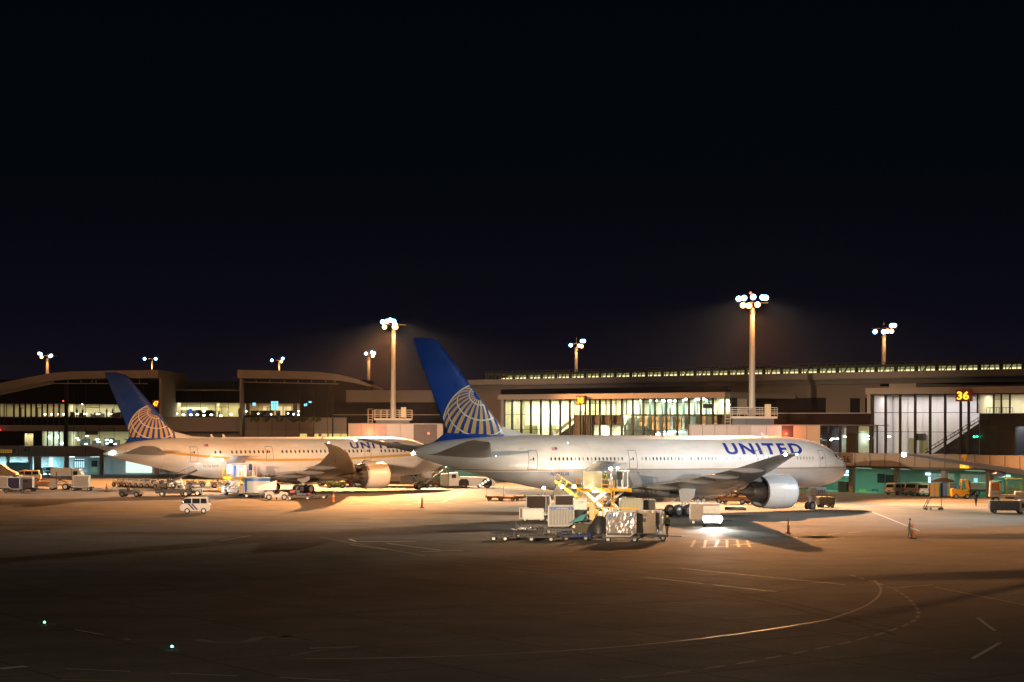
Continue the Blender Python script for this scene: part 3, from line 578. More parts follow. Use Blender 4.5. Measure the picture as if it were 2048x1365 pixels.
iw = MB(); R6(iw, 1806, 1822, 871, 910, 4, 4.2, 0); R6(iw, 1822, 1836, 868, 882, 1.2, 2, 1); R6(iw, 1786, 1800, 878, 910, 4, 4.2, 0); iw.build('interior_partition', [mat('olive_door', (.28, .27, .14), .6), dgrey], T5)
rd = MB(); rd.sph((FR.A(1851), 1, FR.Z(1851, 870)), .09, 6); rd.build('red_indicator', redglow, T5)
# --- between the gates: terrace, corridor glazing, band
def R7(mb, u0, u1, v0, v1, f, b, m=0, off=0): mb.box(FR.A(u0, off), FR.A(u1, off), f, b, FR.Z(1700, v1, off), FR.Z(1700, v0, off), m)
t_ = MB(); R7(t_, 1462, 1745, 826, 827.5, -.4, 18); t_.build('terrace_edge', conc, T5)
d = MB(); R7(d, 1462, 1745, 827.5, 850, 0, 15); R7(d, 1466, 1640, 850, 909, 0, 15); d.build('dark_glazing', mat('dark_brown_glazing', (.02, .012, .012), .03, spec=.3), T5)
t_ = MB(); R7(t_, 1462, 1770, 850, 851.5, -.3, 1); t_.build('terrace_ledge', concd, T5)
rroom(1640, 1714, 852, 908, 1700, 6, wallwhite, 110, (.75, .85, 1)); rroom(1714.5, 1745, 852, 908, 1700, 5, wallcream, 130, (.85, 1, .8))
bw_ = MB()
for u0, u1, m_ in ((1659, 1678, 0), (1684, 1692, 0), (1715, 1738, 1)): R7(bw_, u0, u1, 870 if m_ == 0 else 853, 909 if m_ == 0 else 862, .6 if m_ else 3, 3.2)
bw_.build('pale_partition', mat('pale_partition', (.62, .60, .42), .7), T5)
mu = MB()
for u, ww in ((1638, 2), (1658, 2.5), (1681, 3), (1714, 4), (1742, 3.5), (1755, 1)): R7(mu, u-ww/2, u+ww/2, 851, 909, -.25, .1)
R7(mu, 1693, 1713, 851, 909, -.05, .15); R7(mu, 1714, 1745, 864, 865, -.1, .1); mu.build('window_frame', framed, T5)
il = MB()
for u, v, ww in ((1646, 881, 3), (1652, 878, 2), (1661, 878, 1.5), (1677, 874, 1.5), (1684, 874, 1.5), (1702, 875, 5), (1720, 879, 4), (1735, 876, 3), (1724, 873, 2), (1765, 874, 1.8)): x = FR.A(u); z = FR.Z(u, v); il.box(x-ww*.1, x+ww*.1, 1.5, 1.8, z-.06, z+.08)
il.build('ceiling_fitting', lampsmallc, T5)
g_ = MB(); g_.quad((FR.A(1640), .05, FR.Z(1700, 909)), (FR.A(1745), .05, FR.Z(1700, 909)), (FR.A(1745), .05, FR.Z(1700, 851)), (FR.A(1640), .05, FR.Z(1700, 851))); g_.build('window_pane', glass, T5)
bd = MB(); za, zb = FR.Z(1880, 935.5, -2), FR.Z(1880, 909.5, -2); bd.box(FR.A(1000, -2), FR.A(2300, -2), -2, 6, za, zb); bd.build('corridor_band', panel, T5)
pj = MB()
for u in range(1380, 2200, 30): a = FR.A(u, -2); pj.box(a-.03, a+.03, -2.03, -1.99, za, zb)
pj.build('panel_joint', framed, T5)
zb2 = za; lo = MB(); lo.box(FR.A(1000, -2), FR.A(2300, -2), -1.6, 9, za-.35, za-.003); lo.build('soffit', concd, T5)
n36 = MB(); o = (FR.A(1693, -2), -2.05, (za+zb)/2); flattext(n36, '36', o, (1, 0, 0), 1.0, bold=.01); n36.build('stand_number', framed, T5)
co = MB()
for u in (905, 985, 1065, 1150, 1240, 1340, 1430, 1560, 1622, 1700, 1790, 1885, 1975, 2070): a = FR.A(u, 0); co.box(a-.35, a+.35, .2, .9, 0, za-.35)
co.build('column', conc, T5)
gw2 = mat('green_lit_service_wall', (.26, .30, .28), .75, var=.15, vs=.3)
bk = MB(); bk.box(FR.A(700, 9), FR.A(2500, 9), 9, 9.6, 0, za); bk.build('service_wall', gw2, T5)
ds = MB()
def G9(u0, u1, v0, v1, m): um = (u0+u1)/2; ds.box(FR.A(u0, 9), FR.A(u1, 9), 8.85, 8.95, FR.Z(um, v1, 9), FR.Z(um, v0, 9), m)
for q in ((1689, 1693, 941, 946, 0), (1694, 1698, 941, 946, 0), (1689, 1693, 948, 952, 0), (1694, 1698, 948, 952, 0), (1852, 1862, 946, 951, 0), (1858, 1862, 954, 966, 0), (1865, 1875, 948, 952, 2), (1878, 1890, 948, 952, 2), (1865, 1890, 955, 968, 2), (1949, 1956, 957, 972, 1), (1999, 2011, 950, 955, 3), (2013, 2022, 950, 955, 3), (1772, 1790, 950, 966, 4), (1756, 1770, 948, 966, 4), (1978, 1988, 953, 975, 5)): G9(*q)
ds.build('service_window', [emis('lit_service_window_white', (.65, .95, 1), 1.6), emis('lit_service_window_cyan', (.3, .8, 1), 1.0), emis('dim_service_window', (.4, .75, .7), .35), emis('green_white_window', (.55, .9, .7), 1.0), framed, mat('green_door', (.12, .2, .1), .6)], T5)
arealight(FR, 1560, 2060, 938, 3, 6, 0, (.3, 1, .6), T5)
bpy.data.objects.remove(T5.children[-1]) if T5.children[-1].type == 'LIGHT' and T5.children[-1].data.energy == 0 else None
for u0, u1 in ((840, 1000), (1600, 1760), (1800, 2040)):
    a0, a1 = FR.A(u0, 4), FR.A(u1, 4); lamp('ceiling_lamp', 'AREA', ((a0+a1)/2, 4.5, za-.45), 520, (.28, 1, .62), T5, shape='RECTANGLE', size=abs(a1-a0), size_y=1.5)
ft = MB()
for u in (1725, 1800, 1950): a = FR.A(u, 3); ft.box(a-1.6, a+1.6, 3, 3.2, za-.5, za-.4)
ft.build('fluorescent_tube', emis('green_tube', (.5, 1, .7), 2), T5)
# gate number boxes
def gatesign(F, u, v, wpx, hpx, txt, y, lab):
    a = F.A(u, y); z = F.Z(u, v, y); d_ = F._s(u, y)[1]; wd = wpx*d_/FOC; h = hpx*d_/FOC
    if F is FR: wd /= .80
    p_ = F.world(a, y, z); t = thing('gate_sign', lab, 'sign', (p_[0], p_[1], z-h/2), F.rz, 'illuminated gate number boxes')
    b = MB(); b.box(-wd/2, wd/2, 0, .5, 0, h); b.box(-wd/2-.05, wd/2+.05, .05, .45, -.06, h+.06); b.build('sign_box', mat('dark_red_sign_box', (.05, .008, .003), .5, emit=(.5, .04, .01), es=.12), t)
    x = MB(); flattext(x, txt, (0, -.03, h/2), (1, 0, 0), h*.74, bold=.03, width=wd*.80); x.build('number', emis('amber_digits', (1, .50, .03), 2.2), t)
    br = MB(); br.bar((0, .5, h/2), (0, 1.6, h/2), .15); br.build('bracket', framed, t)
gatesign(FL, 311.5, 808, 13, 14, '47', -3.6, 'glowing orange gate number 47 on the left pier wall, beside the fin')
gatesign(FR, 1160.5, 801, 19, 17, '38', -1.6, 'glowing orange gate number 38 above the bright yellow stair windows')
gatesign(FR, 1926, 791.5, 28, 22, '36', -1.6, 'large glowing orange gate number 36 above the white glazed block')
a = FR.A(1928, -3); p_ = FR.world(a, -3, FR.Z(1928, 937, -3)); t = thing('apron_sign', 'small rounded yellow light box under the corridor band at right', 'sign', p_, FR.rz)
b = MB(); b.box(-.65, .65, 0, .3, 0, .68, 0, .12); b.build('light_box', mat('yellow_light_box', (.8, .5, .02), .5, emit=(1, .52, .02), es=1.1), t)
b = MB(); flattext(b, '36', (0, -.02, .34), (1, 0, 0), .28); b.build('lettering', emis('bright_yellow', (1, .8, .2), 1.6), t); b = MB(); b.bar((0, .15, .68), (0, .15, 1.6), .12); b.bar((-.4, .15, 1.6), (.4, .15, 1.6), .3, .5); b.build('hanger', yellow, t)
# ------------------------------------------------------------ floodlight masts
def mast(u, vlamp, label, lamps, light=0., height=27., red_top=False, w=1.0, power=1.):
    b = px(u, vlamp)[1]; d = -(height-CH)*FOC/b if u is not None else 0
    loc = ((u-1024)/FOC*d, d)
    t = thing('floodlight_mast', label, 'floodlight mast', loc, 0, 'floodlight masts round the apron')
    p = MB(); p.cyl((0, 0, 0), (0, 0, height-1.6), .56*w, .36*w, 16); p.build('pole', mat('galvanised_pole', (.55, .52, .48), .55, .2, var=.12, vs=1), t)
    h = MB(); h.cyl((0, 0, height-1.6), (0, 0, height-.7), .5*w, .3*w, 12); ang = [2*math.pi*i/16 for i in range(17)]
    for a, c in zip(ang, ang[1:]): h.bar((1.5*w*math.cos(a), .6*math.sin(a)*w, height), (1.5*w*math.cos(c), .6*w*math.sin(c), height), .09)
    h.bar((-2.2*w, 0, height), (2.2*w, 0, height), .1); h.bar((0, -.6*w, height), (0, .6*w, height), .1); h.bar((0, 0, height-1), (0, 0, height+1.3), .07)
    h.build('lamp_crown', dgrey, t)
    for (dx, dz, kind) in lamps:
        c = MB(); c.rev((dx, -.75, height+dz), (0, -1, -.35), [(-.3, .12), (-.2, .36), (.2, .43)], 14); hd = c.build('floodlight', grey, t)
        l = MB(); l.rev((dx, -.75, height+dz), (0, -1, -.35), [(.16, .40), (.28, .37), (.36, .2), (.38, .01)], 14, caps=True)
        l.build('lens', lampcool if kind == 'c' else lampwarm, hd)
    if red_top: r = MB(); r.sph((-.25, 0, height+1.35), .17, 6); r.build('obstruction_light', redglow, t)
    lamp('mast_lamp', 'POINT', (.5 if lamps[-1][0] > 0 else -.5, -2.2*w, height-.7), 3000 if light else 1300, (1, .42, .13), t, shadow_soft_size=.3)
    if light:
        for dx, tx, ty in ((-1.2, -46, -12), (0, -5, -38), (1.2, 34, -24)):
            lamp('mast_lamp', 'SPOT', (dx, -1.5, height-.3), MAST_WARM*light*(.4 if dx > 0 and light > 2 else 1), WARM, t, spot_size=math.radians(58), spot_blend=.7, shadow_soft_size=.4).rotation_euler = (Vector((tx, ty, -height))).to_track_quat('-Z', 'Y').to_euler()
        for dx, tx, ty in ((-1.0, -24, -36), (1.0, 20, -40)):
            lamp('mast_lamp', 'SPOT', (dx, -1.5, height+.6), MAST_COOL*light*power, (1, .86, .62), t, spot_size=math.radians(56), spot_blend=.9, shadow_soft_size=.4).rotation_euler = (Vector((tx, ty, -height))).to_track_quat('-Z', 'Y').to_euler()
    return t, d
BIG = [(-2.0, .55, 'c'), (-1.25, .65, 'c'), (0, .8, 'c'), (1.3, .75, 'c'), (1.75, .7, 'c'), (-1.4, -.35, 'w'), (-.6, -.4, 'w'), (.6, -.25, 'w')]
M1, _ = mast(786.5, 650, 'tall floodlight mast rising behind the nose of the gold striped aircraft, brightest blue-white lamps', [(-1.8, .5, 'c'), (-1.1, .6, 'c'), (-.5, .8, 'c'), (.1, .6, 'c'), (.3, .1, 'c'), (-1.5, -.4, 'w'), (.2, -.35, 'w'), (.45, -.4, 'w')], 2.5)
M2, d2 = mast(1504, 606, 'tallest and nearest floodlight mast, red light on top, standing behind the big blue lettering', BIG, .85, red_top=True, w=1.0, power=2.2)
mast(94.5, 712, 'small floodlight mast with two lamp groups behind the sloping left roof', [(-1.9, .6, 'c'), (-1.5, .5, 'c'), (-1.3, -.3, 'w'), (.9, -.1, 'c'), (1.2, .1, 'c')], w=1.15)
mast(303.5, 718, 'faint pair of dim lamps on a thin mast above the end of the left roof', [(-1.8, 0, 'c'), (1.2, 0, 'c')], w=.7)
mast(558, 721, 'short mast with two lamp groups peeping over the east wing roof', [(-1.9, 0, 'c'), (1.1, .5, 'c'), (.7, -.3, 'w')], w=.8)
mast(737, 709, 'distant mast with orange glowing pole, just left of the slim tall mast', [(-.6, .2, 'c'), (.9, .5, 'c'), (1.4, .3, 'c'), (1.1, -.4, 'w')], w=1.0)
mast(1152, 688, 'distant mast behind the main hall roof, above gate 38', [(-1.2, -.3, 'c'), (1.2, .6, 'c'), (1.6, .6, 'c'), (.6, -.4, 'w'), (1.1, -.5, 'w')], w=.9)
mast(1767, 657, 'mid sized mast with lamps on its right side, above gate 36 roof', [(-1.7, -.6, 'c'), (-.2, -.6, 'c'), (1.2, .5, 'c'), (1.7, .5, 'c'), (.5, -.5, 'w'), (1.2, -.5, 'w')], w=1.0)
# the next masts of the row, just beyond the two edges of the picture
def offmast(loc, s, c, tw, tcl):
    lamp('mast_lamp', 'SPOT', (loc[0], loc[1], 26.7), MAST_WARM*s, WARM, target=tw, spot_size=math.radians(46), spot_blend=.9, shadow_soft_size=1.2)
    lamp('mast_lamp', 'SPOT', (loc[0]+.9, loc[1]+.5, 27.3), MAST_COOL*c, COOL, target=tcl, spot_size=math.radians(34), spot_blend=.8, shadow_soft_size=.5)
offmast((100, 218), .9, 2.2, (64, 180, 0), (30, 202, 3))
offmast((-112, 318), .8, .4, (-72, 285, 0), (-50, 270, 0))
# ------------------------------------------------------------ aircraft
def paintmat(name, zline, top, low, amp=0.):
    m = bpy.data.materials.new(name); m.use_nodes = True; t = m.node_tree; b = t.nodes['Principled BSDF']; L = t.links.new
    tc = N(t, 'ShaderNodeTexCoord'); sp = N(t, 'ShaderNodeSeparateXYZ'); L(tc.outputs['Object'], sp.inputs[0])
    gt = N(t, 'ShaderNodeMath', operation='GREATER_THAN'); gt.inputs[1].default_value = zline; L(sp.outputs[2], gt.inputs[0])
    mx = N(t, 'ShaderNodeMix', data_type='RGBA'); L(gt.outputs[0], mx.inputs[0]); mx.inputs[6].default_value = (*low, 1); mx.inputs[7].default_value = (*top, 1)
    # frame and panel joints, faint dirt streaks
    nz = N(t, 'ShaderNodeTexNoise'); mp = N(t, 'ShaderNodeMapping'); mp.inputs['Scale'].default_value = (.35, .35, 1.6); L(tc.outputs['Object'], mp.inputs[0]); L(mp.outputs[0], nz.inputs['Vector']); nz.inputs['Scale'].default_value = 1; nz.inputs['Detail'].default_value = 7
    mr = N(t, 'ShaderNodeMapRange'); mr.inputs[1].default_value = .3; mr.inputs[2].default_value = .7; mr.inputs[3].default_value = .86; mr.inputs[4].default_value = 1.04; L(nz.outputs[0], mr.inputs[0])
    m2 = N(t, 'ShaderNodeMix', data_type='RGBA', blend_type='MULTIPLY'); m2.inputs[0].default_value = 1; L(mx.outputs[2], m2.inputs[6]); L(mr.outputs[0], m2.inputs[7])
    wv = N(t, 'ShaderNodeMath', operation='FRACT'); ml = N(t, 'ShaderNodeMath', operation='MULTIPLY'); ml.inputs[1].default_value = 1/5.3; L(sp.outputs[0], ml.inputs[0]); L(ml.outputs[0], wv.inputs[0])
    l2 = N(t, 'ShaderNodeMath', operation='LESS_THAN'); l2.inputs[1].default_value = .008; L(wv.outputs[0], l2.inputs[0])
    m3 = N(t, 'ShaderNodeMix', data_type='RGBA', blend_type='MULTIPLY'); L(l2.outputs[0], m3.inputs[0]); L(m2.outputs[2], m3.inputs[6]); m3.inputs[7].default_value = (.8, .8, .8, 1)
    L(m3.outputs[2], b.inputs['Base Color']); b.inputs['Roughness'].default_value = .34; b.inputs['Coat Weight'].default_value = .6; b.inputs['Coat Roughness'].default_value = .10
    return m
acwhite = (.74, .74, .75); acgrey = (.40, .41, .43)
wingm = mat('wing_grey_paint', (.23, .225, .225), .42, var=.15, vs=.8, coat=.2); nacm = mat('nacelle_paint', (.47, .48, .50), .28, var=.05, vs=.8, coat=.6)
navyfin = mat('blue_fin_paint', (.006, .055, .36), .28, var=.1, vs=.3, coat=.7); goldm = mat('gold_emblem_paint', (.62, .42, .16), .35, coat=.4); linem = mat('pale_emblem_line', (.72, .72, .66), .35, coat=.4)
goldline = mat('gold_cheatline_paint', (.62, .36, .08), .35, coat=.3); darkline = mat('brown_cheatline_paint', (.30, .20, .10), .4); titlem = mat('royal_blue_lettering', (.015, .035, .30), .35, coat=.4)
doorline = mat('door_seam', (.22, .22, .24), .5); winm = mat('cabin_window_dark', (.05, .06, .06), .2); winlit = mat('cabin_window_lit', (.2, .22, .15), .2, emit=(.85, .95, .6), es=.16)
lipm = mat('polished_lip', (.6, .6, .62), .2, .9); nozm = mat('nozzle_metal', (.16, .13, .11), .35, .85, var=.3); tyrem = black; rimm = mat('wheel_rim', (.4, .4, .4), .4, .5)
def cat_rom(tab, x):
    xs = [r[0] for r in tab]
    for i in range(len(tab)-1):
        if x <= xs[i+1] or i == len(tab)-2: break
    t = (x-xs[i])/(xs[i+1]-xs[i]); out = []
    for c in range(1, len(tab[0])):
        y0, y1 = tab[i][c], tab[i+1][c]
        def sl(k):
            if k <= 0 or k >= len(tab)-1: return (tab[min(k+1, len(tab)-1)][c]-tab[max(k-1, 0)][c])/(xs[min(k+1, len(tab)-1)]-xs[max(k-1, 0)])
            a = (tab[k][c]-tab[k-1][c])/(xs[k]-xs[k-1]); b = (tab[k+1][c]-tab[k][c])/(xs[k+1]-xs[k])
            return 0 if a*b <= 0 else 2*a*b/(a+b)
        h = xs[i+1]-xs[i]; m0, m1 = sl(i)*h, sl(i+1)*h
        out.append((2*t**3-3*t**2+1)*y0+(t**3-2*t**2+t)*m0+(-2*t**3+3*t**2)*y1+(t**3-t**2)*m1)
    return out
FUS = {7: [(0, 5.0, 4.95, .02), (.25, 5.45, 4.35, .55), (.7, 5.9, 3.95, .95), (1.5, 6.5, 3.5, 1.45), (2.5, 7.05, 3.2, 1.9), (3.5, 7.55, 3.0, 2.25), (5, 8.08, 2.82, 2.62), (6.5, 8.42, 2.72, 2.85), (8.5, 8.66, 2.65, 3.0), (11, 8.8, 2.62, 3.08), (13, 8.82, 2.62, 3.1), (41, 8.82, 2.62, 3.1), (44, 8.82, 2.78, 3.1), (47, 8.82, 3.12, 3.02), (50, 8.78, 3.62, 2.8), (53, 8.7, 4.2, 2.45), (56, 8.52, 4.85, 2.0), (59, 8.25, 5.5, 1.4), (61.5, 7.9, 6.1, .8), (62.9, 7.45, 6.5, .35), (63.3, 7.15, 6.75, .12)],
       8: [(0, 4.1, 4.05, .02), (.3, 4.65, 3.5, .6), (1, 5.35, 3.0, 1.1), (2, 6.05, 2.7, 1.6), (3.5, 6.85, 2.4, 2.15), (5, 7.4, 2.22, 2.5), (7, 7.8, 2.1, 2.78), (9, 7.98, 2.06, 2.92), (11, 8.03, 2.05, 2.97), (36, 8.03, 2.05, 2.97), (39, 8.02, 2.2, 2.95), (42, 8.0, 2.6, 2.8), (45, 7.95, 3.15, 2.5), (48, 7.8, 3.8, 2.05), (51, 7.5, 4.45, 1.5), (53.5, 7.05, 5.0, 1.0), (55.3, 6.4, 5.4, .5), (55.9, 5.95, 5.65, .12)]}
class Jet:
    def __init__(s, key, root): s.k = key; s.tab = FUS[key]; s.root = root; s.sl = .0065 if key == 7 else 0.
    def wf(s, p): return (-p[0], -p[1], p[2]+(p[0]-28)*s.sl)   # (aft, starboard, up) -> local, nose slightly low
    def half(s, xa, z):
        top, bot, hw = cat_rom(s.tab, xa); zc = (top+bot)/2; h = (top-bot)/2; q = max(0., 1-((z-zc)/h)**2); return hw*math.sqrt(q)
    def skin(s, xa, z, off=.018, side=1): return (xa, side*(s.half(xa, z)+off), z)
    def build(s, mb, name, mats, parent=None): return mb.build(name, mats, parent or s.root, s.wf)
def airfoil(n=9):
    t = [(1-math.cos(math.pi*i/n))/2 for i in range(n+1)]; f = lambda x: 5*(.2969*math.sqrt(x)-.126*x-.3516*x*x+.2843*x**3-.1036*x**4)
    return [(x, f(x)) for x in t][::-1]+[(x, -f(x)*.75) for x in t[1:-1]]
AF = airfoil()
def surface(mb, secs, side=1, vert=False, m=0):
    rings = []
    for sec in secs:
        y, x0, ch, z, th = sec[:5]; tw = sec[5] if len(sec) > 5 else 0
        if vert: rings.append([(x0+x*ch, t*th*ch, z) for x, t in AF])
        else: rings.append([(x0+x*ch, side*y, z+t*th*ch+(x-.5)*tw) for x, t in AF])
    mb.loft(rings, m, True)
def clip(pg, a, b):                  # keep the part of a polygon left of line a-b
    out = []; n = len(pg); sd = lambda p: (b[0]-a[0])*(p[1]-a[1])-(b[1]-a[1])*(p[0]-a[0])
    for i in range(n):
        p, q = pg[i], pg[(i+1) % n]; s0, s1 = sd(p), sd(q)
        if s0 >= 0: out.append(p)
        if s0*s1 < 0: t = s0/(s0-s1); out.append((p[0]+(q[0]-p[0])*t, p[1]+(q[1]-p[1])*t))
    return out
def wheelset(J, parent, name, c, r, wd, n=20):
    t = MB(); t.rev(c, (0, 1, 0), [(-wd/2, r*.62), (-wd/2, r*.86), (-wd*.36, r*.98), (0, r), (wd*.36, r*.98), (wd/2, r*.86), (wd/2, r*.62)], n); o = J.build(t, name, tyrem, parent)
    q = MB(); q.rev(c, (0, 1, 0), [(-wd*.42, .02), (-wd*.42, r*.3), (-wd*.30, r*.45), (-wd*.44, r*.60), (wd*.44, r*.60), (wd*.30, r*.45), (wd*.42, r*.3), (wd*.42, .02)], n, caps=True); J.build(q, 'rim', rimm, o)
def make_jet(key, loc, th, label, spec):
    root = thing('airliner', label, 'airliner', loc, th); J = Jet(key, root); S = spec
    # fuselage
    xs = [0, .06, .15, .28, .45, .7, 1, 1.4, 1.9, 2.4, 3, 3.6, 4.3, 5, 6, 7, 8.5, 10, 12, 14]; L = S['len']; tail0 = 34 if key == 8 else 40
    xs += [14+(tail0-14)*k/8 for k in range(1, 9)]+[tail0+(L-tail0)*k/22 for k in range(1, 23)]
    rings = []
    for x in xs:
        top, bot, hw = cat_rom(J.tab, x); zc = (top+bot)/2; h = (top-bot)/2
        rings.append([(x, hw*math.sin(2*math.pi*i/56), zc+h*math.cos(2*math.pi*i/56)) for i in range(56)])
    f = MB(); f.loft(rings, 0, True); J.build(f, 'fuselage', S['paint'])
    fb = MB(); x0, x1, zb, hw = S['fairing']; rr = []
    for k in range(15):
        t = k/14; e = math.sin(math.pi*t)**.45 if 0 < t < 1 else .02; rr.append([(x0+(x1-x0)*t, hw*e*math.sin(a), zb[1]+(zb[0]-zb[1])*e*max(0, -math.cos(a))**.7-(.0 if math.cos(a) < 0 else -.9*e*math.cos(a))) for a in [2*math.pi*i/28 for i in range(28)]])
    fb.loft(rr, 0, True); J.build(fb, 'belly_fairing', wingm)
    # cheatline
    for side in (1, -1):
        c = MB(); pr = None; xx = S['line_x']; n = 90
        for k in range(n+1):
            x = xx[0]+(xx[1]-xx[0])*k/n; z, hgt = S['line'](x); q = [J.skin(x, z+hgt*d, .012, side) for d in (-.5, 0, .5)]
            if pr: c.add(pr+q, [(0, 1, 4, 3), (1, 2, 5, 4)], 0, True)
            pr = q
        J.build(c, 'cheatline', S['linemat'])
    # cockpit windows
    for side in (1, -1):
        c = MB()
        for (xa, xb, za, zb_) in S['cockpit']:
            n = 4
            for i in range(n):
                xA, xB = xa+(xb-xa)*i/n, xa+(xb-xa)*(i+1)/n; lo = za; c.quad(J.skin(xA, lo, .02, side), J.skin(xB, lo, .02, side), J.skin(xB, zb_+(i+1)*.02, .02, side), J.skin(xA, zb_+i*.02, .02, side))
        J.build(c, 'cockpit_window', glassd)
    # cabin windows: one small pane each
    wz = S['win_z']; me = None
    for side in (1, -1):
        if side == -1 and not S.get('both'): continue
        for k, xw in enumerate(S['wins']):
            b = MB(); n = 10; hw_, hh = S['win_hw'], S['win_hh']
            ring = [J.skin(xw+hw_*math.cos(2*math.pi*i/n), wz+hh*math.sin(2*math.pi*i/n), .02, side) for i in range(n)]; b.add(ring, [tuple(range(n))])
            J.build(b, 'cabin_window', winlit if (xw < S['lit_to'] or (k*7) % 11 in S['lit_some']) else winm)
    for side in (1, -1):
        for xd in S['doors']:
            dz0, dz1, hw_ = S['door_z'][0], S['door_z'][1], .55; b = MB(); e = .035
            def fr(xa, xb, za, zb_):
                n = 6
                for i in range(n): z_a, z_b = za+(zb_-za)*i/n, za+(zb_-za)*(i+1)/n; b.quad(J.skin(xa, z_a, .016, side), J.skin(xb, z_a, .016, side), J.skin(xb, z_b, .016, side), J.skin(xa, z_b, .016, side))
            fr(xd-hw_-e, xd-hw_+e, dz0, dz1); fr(xd+hw_-e, xd+hw_+e, dz0, dz1); fr(xd-hw_, xd+hw_, dz0-e, dz0+e); fr(xd-hw_, xd+hw_, dz1-e, dz1+e); J.build(b, 'passenger_door', doorline)
            b = MB(); ring = [J.skin(xd+.12*math.cos(a), wz+.18*math.sin(a), .019, side) for a in [2*math.pi*i/10 for i in range(10)]]; b.add(ring, [tuple(range(10))]); fr(xd+.25, xd+.4, wz-.15, wz+.0); J.build(b, 'door_window', winm)
    # lettering
    def title(txt, xa, xb, z0, z1, name, m, side=1, spacing=1., bold=0.):
        b = MB(); addtext(b, txt, lambda a, c: J.skin(xa+(xb-xa)*(a if side == 1 else a), z0+(z1-z0)*c, .016, side), 0, spacing, bold); J.build(b, name, m)
    for t_ in S['texts']: title(*t_)
    fl = MB(); x, z = S['flag']
    for i in range(5): fl.quad(J.skin(x, z+i*.07, .016), J.skin(x-.75, z+i*.07, .016), J.skin(x-.75, z+i*.07+.04, .016), J.skin(x, z+i*.07+.04, .016), 0)
    fl.quad(J.skin(x-.45, z+.17, .02), J.skin(x-.75, z+.17, .02), J.skin(x-.75, z+.33, .02), J.skin(x-.45, z+.33, .02), 1); J.build(fl, 'flag_marking', [mat('flag_red', (.5, .1, .08), .5), titlem])
    # wings and tail
    for side in (1, -1):
        wg = MB(); surface(wg, S['wing'], side); wo = J.build(wg, 'wing', wingm)
        ft = MB()
        for ys in S['tracks']:
            a = [s for s in S['wing']]; 
            for s0, s1 in zip(a, a[1:]):
                if s0[0] <= ys <= s1[0]: t = (ys-s0[0])/(s1[0]-s0[0]); xte = s0[1]+s0[2]+(s1[1]+s1[2]-s0[1]-s0[2])*t; zz = s0[3]+(s1[3]-s0[3])*t
            ft.rev((xte-3.4, side*ys, zz-.38), (1, 0, .02), [(0, .02), (.6, .2), (1.8, .32), (3.2, .28), (4.4, .12), (4.9, .02)], 14)
        J.build(ft, 'flap_fairing', wingm, wo)
        fp = MB()                                              # trailing edge flap seams
        for (ya, yb) in S['flaps']:
            def at(y, back):
                for s0, s1 in zip(S['wing'], S['wing'][1:]):
                    if s0[0] <= y <= s1[0]: t = (y-s0[0])/(s1[0]-s0[0]); return (s0[1]+s0[2]+(s1[1]+s1[2]-s0[1]-s0[2])*t-back, side*y, s0[3]+(s1[3]-s0[3])*t)
            p0, p1 = at(ya, 2.2), at(yb, 1.2); fp.bar((p0[0], p0[1], p0[2]-.26), (p1[0], p1[1], p1[2]-.13), .05, .02)
        J.build(fp, 'flap_seam', dgrey, wo)
        hs = MB(); surface(hs, S['stab'], side); J.build(hs, 'horizontal_stabiliser', wingm)
        # engine
        ex, ey, ez, R, Lc = S['eng']; c = (ex, side*ey, ez); n = 48
        pf = [(Lc*.965, R*.84), (Lc*.5, R*.98), (.35, R*.8), (.08, R*.82), (-.02, R*.86), (.06, R*.91), (.3, R*.965), (.9, R), (Lc*.5, R*1.0), (Lc*.8, R*.965), (Lc, R*.875)]
        nc = MB(); ax = Vector((1, 0, -.02))
        if S['chevron']:
            rings = [[(c[0]+t, c[1]+r*math.cos(2*math.pi*i/n), c[2]+r*math.sin(2*math.pi*i/n)) for i in range(n)] for t, r in pf[::-1][1:]]
            nc.loft(rings, 0, True, False)
            k = 17; m2 = k*2; back = []
            for i in range(m2): a = 2*math.pi*i/m2; t = Lc+(.0 if i % 2 else .62); rr_ = R*(.885 if i % 2 else .835); back.append((c[0]+t, c[1]+rr_*math.cos(a), c[2]+rr_*math.sin(a)))
            fr_ = [(c[0]+Lc*.86, c[1]+R*.935*math.cos(2*math.pi*i/m2), c[2]+R*.935*math.sin(2*math.pi*i/m2)) for i in range(m2)]
            en = J.build(nc, 'engine', mat('white_nacelle_paint', (.72, .71, .70), .42, coat=.15)); ch = MB(); ch.loft([fr_, back], 0, False, False); fr2 = [(p[0], c[1]+(p[1]-c[1])*.965, c[2]+(p[2]-c[2])*.965) for p in fr_]; ch.loft([fr2, back], 0, False, False); J.build(ch, 'chevron_nozzle', mat('dark_chevron', (.045, .045, .05), .4), en)
        else:
            nc.rev(c, (1, 0, -.0), pf, n); en = J.build(nc, 'engine', nacm); rb = MB(); rb.rev(c, (1, 0, 0), [(Lc*.93, R*.90), (Lc*.93, R*.845), (Lc+.02, R*.845), (Lc+.02, R*.878), (Lc*.97, R*.905)], n); J.build(rb, 'nozzle_rim', mat('dark_nozzle_rim', (.03, .03, .035), .5), en)
        lp = MB(); lp.rev(c, (1, 0, 0), [(.12, R*.815), (-.03, R*.862), (.10, R*.925), (.22, R*.95)], n); J.build(lp, 'intake_lip', lipm, en)
        fn = MB(); fn.rev(c, (1, 0, 0), [(.9, .02), (1.05, R*.2), (1.3, R*.3), (1.32, R*.85)], n); J.build(fn, 'fan', dgrey, en)
        dk = MB(); dk.rev(c, (1, 0, 0), [(Lc*.72, R*.88), (Lc*.72, R*.5)], n); J.build(dk, 'bypass_duct', black, en)
